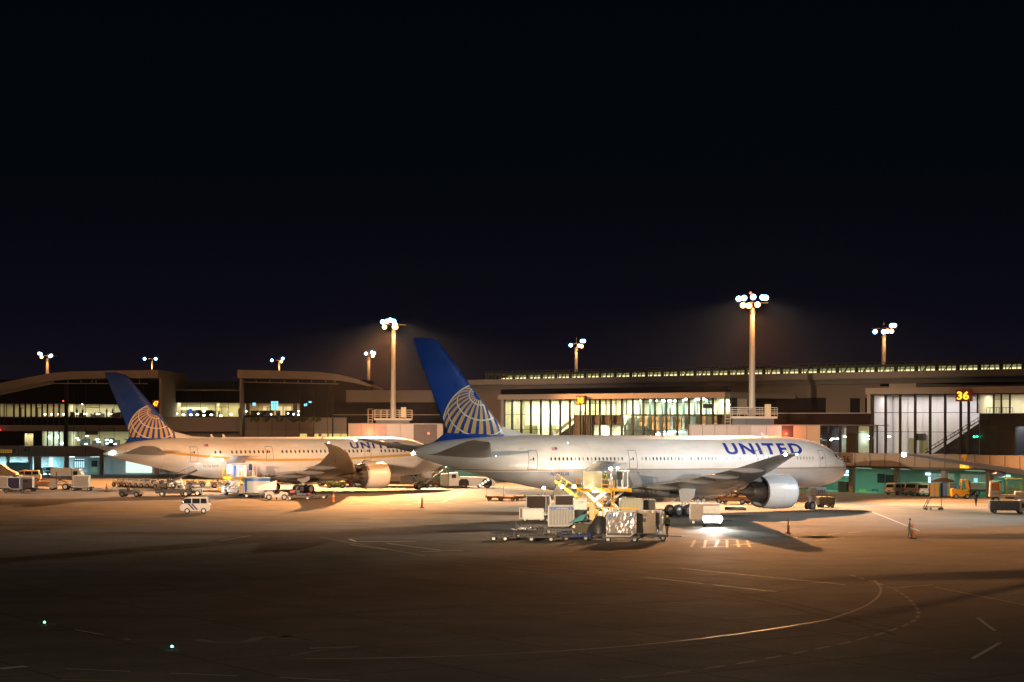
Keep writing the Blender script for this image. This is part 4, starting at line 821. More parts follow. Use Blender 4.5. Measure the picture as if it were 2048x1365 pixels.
        cz = MB(); pr = S['core']; cz.rev(c, (1, 0, 0), [(Lc*.6, R*.60), (Lc*.85, R*.62), (Lc+.5, R*.56), (Lc+1.1, R*.46), (Lc+1.25, R*.42)], 32); cz.rev(c, (1, 0, 0), [(Lc+1.2, R*.44), (Lc+1.2, R*.30)], 32); cz.rev(c, (1, 0, 0), [(Lc+.9, R*.33), (Lc+1.5, R*.28), (Lc+2.3, R*.15), (Lc+pr, .03)], 24); J.build(cz, 'core_nozzle', nozm, en)
        py = MB(); pw = .26; wz_ = S['pyl']
        py.prism([(ex+.9, ez+R*.9), (ex+1.6, ez+R*1.06), (ex+Lc*.75, ez+R*1.0+.35), (wz_[0], wz_[1]), (wz_[0]+4.5, wz_[1]-.05), (ex+Lc+2.4, ez+R*.68), (ex+Lc+.3, ez+R*.52), (ex+Lc*.7, ez+R*.5)], side*ey-pw, side*ey+pw); J.build(py, 'engine_pylon', wingm)
    fn = MB(); surface(fn, S['fin'], vert=True); fo = J.build(fn, 'fin', navyfin)
    df = MB(); df.loft([[(x, t*.9, z) for t in (-w_, w_)]+[(x, 0, z2)] for x, w_, z, z2 in S['dorsal']], 0, False); J.build(df, 'dorsal_fillet', S['paint'])
    le = MB(); s0, s1 = S['fin'][1], S['fin'][-1]; le.bar((s0[1]-.03, 0, s0[3]), (s1[1]-.03, 0, s1[3]), .13, .16); J.build(le, 'fin_leading_edge', lipm, fo)
    # fin emblem: half globe of gold panels and pale lines, clipped to the fin outline
    (f0, f1) = (S['fin'][1], S['fin'][-1]); zt, zb0 = f1[3], f0[3]
    def fx(z):
        for g0, g1 in zip(S['fin'][1:], S['fin'][2:]):
            if z <= g1[3] or g1 is S['fin'][-1]: break
        t = min(1, (z-g0[3])/(g1[3]-g0[3])); return g0[1]+(g1[1]-g0[1])*t, g0[1]+g0[2]+(g1[1]+g1[2]-g0[1]-g0[2])*t, g0[4]*(1-t)+g1[4]*t
    def fy(x, z):
        a, b, th_ = fx(z); ch = b-a; q = min(.999, max(.001, (x-a)/ch)); return 5*(.2969*math.sqrt(q)-.126*q-.3516*q*q+.2843*q**3-.1036*q**4)*th_*ch+.012
    zlo = S['glow'][0]; PG = [(fx(zb0-.85)[0]+.12, zb0-.85), (fx(zb0-.85)[1]-.05, zb0-.85), (f1[1]+f1[2]-.05, zt), (f1[1]+.12, zt)]
    gx, gz, GR, (px_, pz_) = S['globe']; pole = Vector((px_, pz_, math.sqrt(max(0, 1-px_**2-pz_**2)))); e1 = pole.orthogonal().normalized(); e2 = pole.cross(e1)
    def sph(lat, lon): cl = math.cos(lat); v = pole*math.sin(lat)+(e1*math.cos(lon)+e2*math.sin(lon))*cl; return v
    def cell(q, m, off):
        pg = [(gx+v.x*GR, gz+v.y*GR) for v in q]
        if sum(v.z for v in q) < -.05: return
        ar = sum(pg[i][0]*pg[(i+1) % 4][1]-pg[(i+1) % 4][0]*pg[i][1] for i in range(4))
        if abs(ar) < 1e-6: return
        if ar < 0: pg = pg[::-1]
        for i in range(4): pg = clip(pg, PG[i], PG[(i+1) % 4]) if pg else pg
        if len(pg) < 3: return
        for side in (1, -1): em.add([(x, side*(fy(x, z)+off), z) for x, z in pg], [tuple(range(len(pg)))], m)
    # PG must run counter-clockwise in (x, z)
    em = MB(); NM = 24; NL = 26
    for i in range(NM):
        lo0 = 2*math.pi*i/NM; wd = 2*math.pi/NM*.56
        for j in range(NL):
            l0 = math.radians(78)-math.radians(150)*j/NL; l1 = math.radians(78)-math.radians(150)*(j+1)/NL
            for h in range(2):
                a0, a1 = lo0+wd*h/2, lo0+wd*(h+1)/2; q = [sph(l0, a0), sph(l0, a1), sph(l1, a1), sph(l1, a0)]
                if all(v.z > 0 for v in q): cell(q, 0, .015)
    for lat in (70, 48, 26, 5, -16, -37):
        for k in range(120):
            a0, a1 = 2*math.pi*k/120, 2*math.pi*(k+1)/120; q = [sph(math.radians(lat+.9), a0), sph(math.radians(lat+.9), a1), sph(math.radians(lat-.9), a1), sph(math.radians(lat-.9), a0)]
            if all(v.z > 0 for v in q): cell(q, 1, .022)
    for k in range(140):
        a0, a1 = 2*math.pi*k/140, 2*math.pi*(k+1)/140; r0, r1 = .992, 1.022
        cell([Vector((r0*math.cos(a0), r0*math.sin(a0), .5)), Vector((r1*math.cos(a0), r1*math.sin(a0), .5)), Vector((r1*math.cos(a1), r1*math.sin(a1), .5)), Vector((r0*math.cos(a1), r0*math.sin(a1), .5))], 1, .024)
    J.build(em, 'globe_emblem', [goldm, linem], fo)
    # landing gear
    gx_, gy_, axl, r = S['gear']
    for side in (1, -1):
        g_ = MB(); g_.cyl((gx_, side*gy_, r+.1), (gx_-.15, side*(gy_-.1), 3.2), .2, .26, 14); g_.bar((gx_-axl[-1]-.1, side*gy_, r+.05), (gx_+axl[-1]+.1, side*gy_, r-.02), .26, .3); g_.bar((gx_-.1, side*gy_, 1.6), (gx_-1.8, side*(gy_-1.2), 3.2), .12); g_.bar((gx_+.05, side*gy_, 1.5), (gx_+.9, side*gy_, r+.35), .1)
        g_.cyl((gx_+.3, side*gy_, 1.5), (gx_+.3, side*gy_, 2.6), .05, n=8)
        go = J.build(g_, 'main_landing_gear', mat('gear_paint', (.45, .45, .45), .5, var=.2), root)
        for dx in sorted(set([-a for a in axl]+list(axl))):
            ax_ = MB(); ax_.cyl((gx_+dx, side*gy_-.55, r), (gx_+dx, side*gy_+.55, r), .09, n=10); J.build(ax_, 'axle', steel, go)
            for dy in (-.68, .68): wheelset(J, go, 'tyre', (gx_+dx, side*gy_+dy, r), r, .46)
        q = S['gdoor']; gd = MB(); y0 = side*(gy_+.42); gd.loft([[(x, y0+side*(z-2)*.12, z) for x, z in q], [(x, y0+side*(.06+(z-2)*.12), z) for x, z in q]], 0); J.build(gd, 'gear_door', mat('gear_door_paint', (.42, .42, .42), .5, var=.1))
    nx, nr = S['nose']; g_ = MB(); g_.cyl((nx, 0, nr), (nx-.1, 0, 3.2), .13, .17, 12); g_.bar((nx, 0, 1.3), (nx+1.5, 0, 2.9), .1); g_.bar((nx-.25, -.2, 1.5), (nx-.25, .2, 1.5), .25, .2); g_.cyl((nx, -.35, nr), (nx, .35, nr), .08)
    go = J.build(g_, 'nose_landing_gear', mat('gear_paint', (.45, .45, .45)), root)
    for dy in (-.32, .32): wheelset(J, go, 'tyre', (nx, dy, nr), nr, .32)
    for side in (1, -1):
        d_ = MB(); d_.box(nx-2.1, nx-.35, side*.62-.03, side*.62+.03, 1.75+(.0), 2.75); od = J.build(d_, 'gear_door', nacm)
        if S['shipno'] and side == 1: tx = MB(); addtext(tx, S['shipno'], lambda a, c: (nx-.6-1.25*a, .66, 2.02+.42*c), 0, 1., .01); J.build(tx, 'ship_number', titlem, od)
    for k, (xa, zz) in enumerate(S['antennas']): a = MB(); a.prism([(xa, zz-.1), (xa+.42, zz+.42), (xa+.62, zz+.42), (xa+.55, zz-.1)], -.03, .03); J.build(a, 'antenna', S['paint'])
    for (x, y, z, r_, m_) in S['lights']: l = MB(); l.sph((x, y, z), r_, 7); J.build(l, 'navigation_light', m_)
    return root, J
def JP(key, u, ys):
    X0, Y0, t = {7: (40.4, 233.4, .650), 8: (-10.83, 295.1, .639)}[key]; k = (u-1024)/FOC; c, s_ = math.cos(t), math.sin(t)
    xa = (X0+ys*s_-k*(Y0-ys*c))/(c-k*s_); return (X0-xa*c+ys*s_, Y0-xa*s_-ys*c)
n7 = []
n7 += [47.83-.535*k for k in range(9)]+[42.9-.535*k for k in range(10)]+[35.2-.535*k for k in range(12)]+[28.0-.535*k for k in range(9)]+[22.6-.535*k for k in range(6)]+[15.9-.535*k for k in range(6)]+[11.2-.535*k for k in range(6)]
starg = emis('white_navigation_glow', (1, .95, .85), 120); starw = emis('warm_strobe_glow', (1, .82, .6), 160)
S7 = dict(len=63.3, paint=paintmat('white_over_grey_fuselage_paint', 5.12, acwhite, acgrey), fairing=(17.5, 39, (1.75, 3.2), 3.35), line_x=(.35, 60.5), line=lambda x: (5.12+(max(0, x-54)*.02), .10), linemat=darkline,
    cockpit=[(1.55, 2.25, 6.0, 6.42), (2.4, 3.05, 6.2, 6.75), (3.15, 3.6, 6.35, 6.8)], win_z=6.30, win_hw=.13, win_hh=.20, wins=n7, lit_to=14, lit_some=(1, 4, 9), doors=(6.72, 17.2, 36.5, 50.06), door_z=(5.2, 7.2),
    texts=[('UNITED', 22.4, 10.0, 6.72, 8.02, 'airline_title', titlem, 1, 1.28, .035), ('UNITED', 10.0, 22.4, 6.72, 8.02, 'airline_title', titlem, -1, 1.28, .035), ('N793UA', 47.6, 45.2, 4.52, 4.9, 'registration', titlem, 1, 1.05, .012), ('2793', 51.7, 51.1, 7.3, 7.42, 'small_lettering', doorline), ('UNITED AIRLINES', 37.0, 33.9, 4.78, 4.9, 'small_lettering', doorline)],
    flag=(47.5, 7.2), wing=[(0, 18.4, 19, 2.9, .125), (3.1, 20.4, 16.2, 3.15, .125), (9.6, 24.9, 11.0, 3.95, .11), (20, 32.1, 6.0, 5.45, .10), (28, 37.6, 3.0, 6.85, .10), (29.6, 38.6, 2.4, 7.12, .09), (30.4, 39.4, 1.6, 7.25, .08)],
    tracks=(6.5, 12.5, 17, 22), flaps=((4, 9.5), (10.5, 20), (21, 28)), stab=[(0, 53.6, 8.6, 6.55, .09, .3), (2, 54.9, 7.0, 6.75, .09, .3), (9.9, 60.9, 2.9, 8.1, .08, .2), (10.8, 61.6, 2.1, 8.25, .07, .15)],
    eng=(19.4, 9.7, 2.75, 1.93, 4.7), chevron=False, core=3.5, pyl=(25.2, 4.0), fin=[(0, 49.6, 11.4, 7.9, .09), (0, 51.7, 7.5, 9.1, .09), (0, 60.1, 3.25, 18.2, .085), (0, 60.9, 2.3, 18.62, .06)],
    dorsal=[(46.5, .05, 8.75, 8.83), (49.5, .22, 8.7, 9.0), (52.2, .4, 8.6, 9.75)], globe=(55.3, 9.6, 4.4, (-.06, .78)), glow=(8.8,), gear=(31.3, 5.5, (1.46, 0), .66), gdoor=[(30.0, 3.7), (31.7, 3.7), (32.5, 2.9), (32.2, 1.75), (30.9, 1.55), (30.2, 2.2)], nose=(5.9, .53), shipno='2793',
    antennas=[(44.6, 8.85), (28.6, 8.85), (13.5, 8.82)], lights=[(63.4, 0, 6.85, .14, starg), (64.4, -9.2, 8.1, .12, starw), (40.9, 30.45, 7.2, .15, starw), (40.2, -30.5, 7.2, .22, starw), (39.35, 30.45, 7.2, .10, lampsmallc), (45.6, 3.0, 8.0, .05, lampsmallc), (54.5, 2.2, 6.6, .06, lampsmallc), (57.2, 1.75, 7.0, .06, lampsmallc)])
R7, J7 = make_jet(7, (40.4, 233.4), .650, 'nearest large white airliner, blue gold globe fin, big blue title, in the middle', S7)
w8 = [40.3, 39.55]+[37.7-.71*k for k in range(9)]+[29.6-.71*k for k in range(12)]+[19.8-.71*k for k in range(6)]+[14.9, 12.8-0*1]+[12.1-.71*k for k in range(6)]
S8 = dict(len=55.9, paint=paintmat('warm_white_fuselage_paint', 1.0, (.78, .76, .74), (.6, .6, .6)), fairing=(14, 34, (1.35, 2.6), 3.1), line_x=(1.5, 48.5), line=lambda x: (4.75+.0*x+(.95*max(0, (x-31)/14)**1.6)+(.55*max(0, (24-x)/16)**1.5), .34 if x < 46 else .34-(x-46)*.06), linemat=goldline,
    cockpit=[(1.5, 2.6, 5.3, 5.75), (2.8, 3.7, 5.45, 6.05)], win_z=5.95, win_hw=.15, win_hh=.25, wins=w8, lit_to=0, lit_some=(), doors=(5.6, 15.2, 31.7, 43.5), door_z=(4.62, 6.7),
    texts=[('UNITED', 17.9, 8.8, 6.3, 7.25, 'airline_title', titlem, 1, 1.28, .035), ('N26909', 42.0, 39.8, 3.82, 4.18, 'registration', mat('grey_lettering', (.12, .12, .16), .5), 1, 1.05, .0), ('DREAMLINER'[:0] or 'UNITED AIRLINES', 36.4, 33.2, 5.28, 5.4, 'small_lettering', doorline)],
    flag=(41.9, 6.72), wing=[(0, 15, 18, 2.3, .12), (3, 17, 14.5, 2.55, .12), (9.7, 21.4, 9.3, 3.15, .11), (20, 28.4, 5.2, 4.7, .10), (26.8, 33.4, 2.9, 6.2, .10), (28.6, 35.7, 1.9, 6.9, .09), (30, 38.4, .6, 7.5, .08)],
    tracks=(6, 12, 17.5), flaps=((4, 9.5), (10.5, 20), (21, 26)), stab=[(0, 46.2, 7.6, 5.6, .09, .3), (1.6, 47.2, 6.4, 5.8, .09, .3), (9.0, 52.0, 2.6, 6.85, .08, .2), (9.8, 52.9, 1.9, 6.95, .06, .1)],
    eng=(16.6, 9.8, 2.55, 1.88, 4.6), chevron=True, core=3.6, pyl=(22.0, 3.2), fin=[(0, 42.7, 10.2, 7.1, .09), (0, 44.9, 7.0, 8.25, .09), (0, 51.9, 3.5, 16.0, .085), (0, 52.6, 3.0, 16.6, .07), (0, 53.9, 1.8, 16.92, .05)],
    dorsal=[(39.5, .05, 7.95, 8.02), (42.5, .2, 7.9, 8.15), (45.2, .35, 7.8, 8.8)], globe=(48.4, 8.65, 3.85, (-.06, .78)), glow=(8,), gear=(27.3, 4.9, (.73, .73), .62), gdoor=[(26.4, 3.3), (28.2, 3.3), (28.6, 1.9), (27.5, 1.45), (26.6, 1.9)], nose=(4.4, .5), shipno='',
    antennas=[(39.0, 8.03), (37.1, 8.03), (20.4, 8.05), (12.2, 8.02)], lights=[(54.9, .75, 5.9, .13, emis('cyan_white_glow', (.5, 1, .95), 120)), (38.3, 30.0, 7.55, .12, lampsmallc)])
R8, J8 = make_jet(8, (-10.83, 295.1), .639, 'left white airliner with gold wave line, blue globe fin and toothed engine nozzle', S8)
R9 = dup(R7, 'third airliner, only its long silver wing with bright tip lamp in view', (84.2, 204.2), math.radians(60))
# opened cargo doors
def opened_door(J, xa, xb, z0, root, mats):
    b = MB(); n = 7; pr = None
    for k in range(n+1):
        t = k/n; z = z0+.25+1.0*math.sin(t*1.4); y = J.half((xa+xb)/2, z0)+.1+1.9*t; q = [(xa, y, z), (xb, y, z), (xb, y, z+.1), (xa, y, z+.1)]
        if pr: b.add(pr+q, [(0, 1, 5, 4), (3, 7, 6, 2), (0, 4, 7, 3), (1, 2, 6, 5)], 0, True)
        pr = q
    J.build(b, 'cargo_door', mats)
    h = MB(); n = 6; zz0 = z0-1.75
    for i in range(n): a, c = zz0+1.75*i/n, zz0+1.75*(i+1)/n; h.quad(J.skin(xa+.05, a, .02), J.skin(xb-.05, a, .02), J.skin(xb-.05, c, .02), J.skin(xa+.05, c, .02))
    J.build(h, 'cargo_opening', mat('lit_hold_lining', (.5, .42, .3), .7))
opened_door(J7, 43.2, 40.2, 4.75, R7, nacm); opened_door(J8, 38.6, 35.8, 4.15, R8, nacm)
# ------------------------------------------------------------ ground vehicles and equipment
def wheels(root, spots, r, wd=.22, hub=rimm, y_out=True, n=16):
    for (x, y) in spots:
        s = 1 if y > 0 else -1; t = MB(); t.rev((x, y, r), (0, s, 0), [(-wd/2, r*.55), (-wd/2, r*.92), (-wd*.3, r), (wd*.3, r), (wd/2, r*.92), (wd/2, r*.6)], n); o = t.build('wheel', tyrem, root)
        h = MB(); h.rev((x, y, r), (0, s, 0), [(wd*.2, .02), (wd*.38, r*.2), (wd*.30, r*.5), (wd*.46, r*.62)], n, caps=True); h.build('rim', hub, o)
def tractor(loc, rz, label, body=offw, group=None, people=False, canopy=False):
    t = thing('tow_tractor', label, 'tow tractor', loc, rz, group)
    b = MB(); b.prism([(-1.45, .42), (-1.5, .95), (-1.35, 1.05), (-.45, 1.05), (-.35, .72), (.35, .72), (.42, 1.06), (1.35, .98), (1.5, .82), (1.5, .4), (1.3, .34), (-1.3, .34)], -.62, .62); b.box(-1.55, 1.55, -.68, .68, .36, .52)
    for y in (-.66, .66):
        for x in (-1.0, 1.0):
            a = [(x+.46*math.cos(q), .38+.46*math.sin(q)) for q in [math.pi*i/8 for i in range(9)]]; b.prism(a, y-.1, y+.1)
    b.build('body', body, t)
    s = MB(); s.box(-.35, .1, -.5, -.05, .72, .86); s.box(-.35, .1, .05, .5, .72, .86); s.box(-.45, -.33, -.5, .5, .8, 1.32, b=.03); s.build('seat', dgrey, t)
    w_ = MB(); w_.bar((.42, .25, 1.0), (.2, .25, 1.28), .04); w_.rev((.2, .25, 1.28), (-.5, 0, .8), [(0, .17), (.03, .19), (.05, .17)], 12); w_.build('steering_wheel', black, t)
    hl = MB(); hl.cyl((1.5, -.42, .78), (1.54, -.42, .78), .09); hl.cyl((1.5, .42, .78), (1.54, .42, .78), .09); hl.cyl((-1.5, .5, .75), (-1.53, .5, .75), .06); hl.build('headlight', mat('unlit_lamp_glass', (.7, .7, .65), .15), t)
    if canopy:
        c = MB(); 
        for x in (-.5, .55): 
            for y in (-.55, .55): c.bar((x, y, .9), (x, y, 1.85), .05)
        c.box(-.6, .65, -.62, .62, 1.85, 1.92); c.build('canopy', body, t)
    wheels(t, ((-1, -.68), (-1, .68), (1, -.68), (1, .68)), .38, .26); return t
def dolly(loc, rz, label, group='empty container dollies', L=3.2, posts=False, m=dgrey):
    t = thing('container_dolly', label, 'dolly', loc, rz, group)
    d = MB(); d.box(-L/2, L/2, -.85, .85, .42, .50); 
    for y in (-.85, 0, .85): d.box(-L/2, L/2, y-.05, y+.05, .34, .52)
    for k in range(7): x = -L/2+.15+k*(L-.3)/6; d.cyl((x, -.8, .53), (x, .8, .53), .04, n=6)
    for x in (-L/2, L/2-.08): 
        for y in (-.85, .77): d.box(x, x+.08, y, y+.08, .5, .68)
    d.build('deck', m, t)
    b = MB(); b.bar((L/2, 0, .4), (L/2+1.1, 0, .35), .08); b.rev((L/2+1.15, 0, .35), (0, 0, 1), [(-.03, .06), (-.03, .1), (.03, .1), (.03, .06)], 8); b.build('tow_bar', m, t)
    if posts: p = MB(); p.bar((-L/2+.1, 0, .5), (-L/2+.1, 0, 1.9), .05); p.bar((L/2-.1, 0, .5), (L/2-.1, 0, 1.9), .05); p.build('post', m, t)
    wheels(t, ((-L/2+.45, -.78), (-L/2+.45, .78), (L/2-.45, -.78), (L/2-.45, .78)), .24, .16, n=10); return t
def uld(loc, rz, label, body=alu, z=.56, w=2.0, d=1.5, h=1.62, slant=1, curtain=None, band=None, text=None, textm=None, wrap=False, group='air cargo containers', tri=None, door=None):
    t = thing('cargo_container', label, 'container', (loc[0], loc[1], z), rz, group); s = slant; cut = .42
    # cross-section in x,z with one cut lower corner, drawn along y
    P = [(-w/2, 0), (w/2, 0), (w/2, h), (-w/2, h)] if not s else ([(-w/2+cut*1.1, 0), (w/2, 0), (w/2, h), (-w/2, h), (-w/2, cut*1.1)] if s < 0 else [(-w/2, 0), (w/2-cut*1.1, 0), (w/2, cut*1.1), (w/2, h), (-w/2, h)])
    b = MB(); b.prism(P, -d/2, d/2); b.build('shell', body, t)
    f = MB(); n = len(P)
    for i in range(n):
        p, q = P[i], P[(i+1) % n]
        for y in (-d/2-.005, d/2+.005): f.bar((p[0], y, p[1]), (q[0], y, q[1]), .06, .06)
    for p in P: f.bar((p[0], -d/2, p[1]), (p[0], d/2, p[1]), .06, .06)
    f.build('edge_frame', steel, t)
    y = -d/2-.02
    if curtain:
        c = MB(); n = 26; x0, x1 = -w/2+.12, w/2-.12
        rings = [[(x0+(x1-x0)*i/n, y-.02-.03*math.sin(i*1.9)-.02*math.sin(i*4.1+zz*3), .12+zz*(h-.3)) for i in range(n+1)] for zz in (0, .33, .66, 1)]
        c.loft(rings, 0, True, False, False); c.build('curtain', curtain, t)
    if door: c = MB(); c.box(-w/2+.1, w/2-.1, y-.015, y, .1, h-.12); c.build('door_panel', door, t)
    if band: c = MB(); c.box(-w/2+.08, w/2-.08, y-.03, y-.018, h-.34, h-.10); c.build('blue_band', band, t)
    if text:
        x = MB(); flattext(x, text[0], (text[1], y-.04, text[2]), (1, 0, 0), text[3], bold=.015); x.build('lettering', textm or navy, t)
    if tri: c = MB(); c.add([(-w/2+.1, y-.03, .1), (w/2-.1, y-.03, .1), (w/2-.1, y-.03, .1+(h*.45)), (-w/2+.5, y-.03, .25)], [(0, 1, 2, 3)]); c.build('painted_wing_motif', tri, t)
    if wrap:
        c = MB(); hw, hd = w/2+.04, d/2+.05; k = 30; per = [(-hw+2*hw*i/k, -hd) for i in range(k)]+[(hw, -hd+2*hd*i/20) for i in range(20)]+[(hw-2*hw*i/k, hd) for i in range(k)]+[(-hw, hd-2*hd*i/20) for i in range(20)]
        rings = []
        for j in range(9):
            zz = .25+(h-.2)*j/8; rings.append([(x+rnd.uniform(-.03, .03), y_+rnd.uniform(-.04, .03), zz) for x, y_ in per])
        c.loft(rings, 0, False, False); c.build('wrapping_film', foil, t)
    return t
def loaded(loc, rz, dl, **k):         # a dolly and the container standing on it
    dolly(loc, rz, dl, 'dollies carrying containers'); return uld(loc, rz, **k)
def belt_loader(loc, rz, label, m=yellow, ang=.5, L=7.0, light=False):
    t = thing('belt_loader', label, 'belt loader', loc, rz, 'belt loaders')
    c = MB(); c.box(-2.6, 2.2, -.85, -.05, .4, .95, b=.08); c.box(-2.6, 2.2, .75, .95, .4, .8); c.box(1.2, 2.2, -.9, .9, .4, .7); c.box(-2.6, -2.2, -.9, .9, .4, .7); c.build('chassis', m, t)
    s = MB(); s.box(-.4, 0, -.75, -.2, .95, 1.1); s.box(-.5, -.38, -.75, -.2, 1.0, 1.6); s.bar((.5, -.45, .95), (.3, -.45, 1.45), .05); s.build('seat', dgrey, t)
    b = MB(); ca, sa = math.cos(ang), math.sin(ang); f = lambda d, z: (-2.9+d*ca-z*sa, .25, .95+d*sa+z*ca)
    for y in (-.15, .8): p0 = f(0, 0); p1 = f(L, 0); b.bar((p0[0], y-.0, p0[2]), (p1[0], y, p1[2]), .1, .26)
    bo = b.build('belt_frame', m, t); be = MB(); p0, p1 = f(0, .08), f(L, .08); be.bar((p0[0], .325, p0[2]), (p1[0], .325, p1[2]), .82, .08); be.build('belt', black, bo)
    r = MB()
    for k in range(6): q = f(L*.4+k*.7, .1); r.bar((q[0], .85, q[2]), (q[0]-.5*sa, .85, q[2]+.6), .04)
    q0, q1 = f(L*.4, .75), f(L*.4+3.5, .75); r.bar((q0[0], .85, q0[2]), (q1[0], .85, q1[2]), .05); r.build('side_rail', m, bo)
    h = MB(); q = f(L*.62, -.1); h.bar((1.4, .1, .7), (q[0], .1, q[2]), .1); h.bar((1.4, .6, .7), (q[0], .6, q[2]), .1); h.build('lift_arm', steel, t)
    wheels(t, ((-1.7, -.8), (-1.7, .85), (1.5, -.8), (1.5, .85)), .36, .24); return t
def person(loc, rz, label, top=cloth_navy, legs=None, stride=.18, arm=(.15, -.15), vest=None, helmet=None, z=0, bend=0.):
    t = thing('person', label, 'person', (loc[0], loc[1], z), rz)
    J = [((0, 0, .95), .13, -1), ((.01+bend*.3, 0, 1.18), .125, 0), ((.02+bend*.8, 0, 1.40), .15, 1), ((.03+bend*1.1, 0, 1.53), .055, 2), ((.05+bend*1.2, 0, 1.64), .095, 3), ((.05+bend*1.2, 0, 1.74), .07, 4)]
    for s, st, ar in ((1, stride, arm[0]), (-1, -stride, arm[1])):
        o = len(J); J += [((0, s*.10, .88), .095, 0), ((st*.55+.02, s*.10, .48), .065, o), ((st*1.0-.03, s*.10, .09), .045, o+1), ((st*1.0+.14, s*.11, .03), .035, o+2),
                          ((.02+bend*.75, s*.20, 1.40), .062, 2), ((.02+bend*.75+ar*.5, s*.25, 1.12), .045, o+4), ((.05+bend*.75+ar*1.4, s*.24, .90), .035, o+5)]
        hnd = o+6; base = J[hnd][0]
        for k in range(4): J.append(((base[0]+.02+.012*k, base[1]+s*.01*(k-1.5), base[2]-.15+.01*abs(k-1)), .010, hnd))
        J.append(((base[0]+.06, base[1]-s*.01, base[2]-.08), .011, hnd))
    me = bpy.data.meshes.new('body'); me.from_pydata([j[0] for j in J], [(i, j[2]) for i, j in enumerate(J) if j[2] >= 0], []); o = bpy.data.objects.new('body', me); C.objects.link(o); o.parent = t
    sk = o.modifiers.new('skin', 'SKIN'); sk.use_smooth_shade = True
    for i, j in enumerate(J): me.skin_vertices[0].data[i].radius = (j[1]*(.75 if i in (1, 2) else 1), j[1])
    me.skin_vertices[0].data[0].use_root = True
    sb = o.modifiers.new('sub', 'SUBSURF'); sb.levels = 1; sb.render_levels = 1
    m = bpy.data.materials.get('body_'+top.name) or None
    if m is None:
        m = bpy.data.materials.new('body_'+top.name); m.use_nodes = True; tt = m.node_tree; b = tt.nodes['Principled BSDF']; tc = N(tt, 'ShaderNodeTexCoord'); sp = N(tt, 'ShaderNodeSeparateXYZ'); tt.links.new(tc.outputs['Object'], sp.inputs[0])
        g = N(tt, 'ShaderNodeMath', operation='GREATER_THAN'); g.inputs[1].default_value = 1.5; tt.links.new(sp.outputs[2], g.inputs[0]); mx = N(tt, 'ShaderNodeMix', data_type='RGBA'); tt.links.new(g.outputs[0], mx.inputs[0])
        mx.inputs[6].default_value = top.node_tree.nodes['Principled BSDF'].inputs['Base Color'].default_value[:]; mx.inputs[7].default_value = (.45, .28, .2, 1); tt.links.new(mx.outputs[2], b.inputs['Base Color']); b.inputs['Roughness'].default_value = .8
    me.materials.append(m); hx = .05+bend*1.2
    h = MB(); h.sph((hx-.015, 0, 1.72), .108, 7, sz=.8); h.build('helmet' if helmet else 'hair', helmet or mat('dark_hair', (.02, .015, .012), .7), t)
    if vest: v = MB(); v.loft([[(.01+bend*(zz-1)*2+r*1.0*math.cos(a), r*1.42*math.sin(a), zz) for a in [2*math.pi*i/14 for i in range(14)]] for zz, r in ((.98, .135), (1.15, .13), (1.35, .14), (1.46, .09))], 0, True, False); v.build('vest', vest, t)
    return t
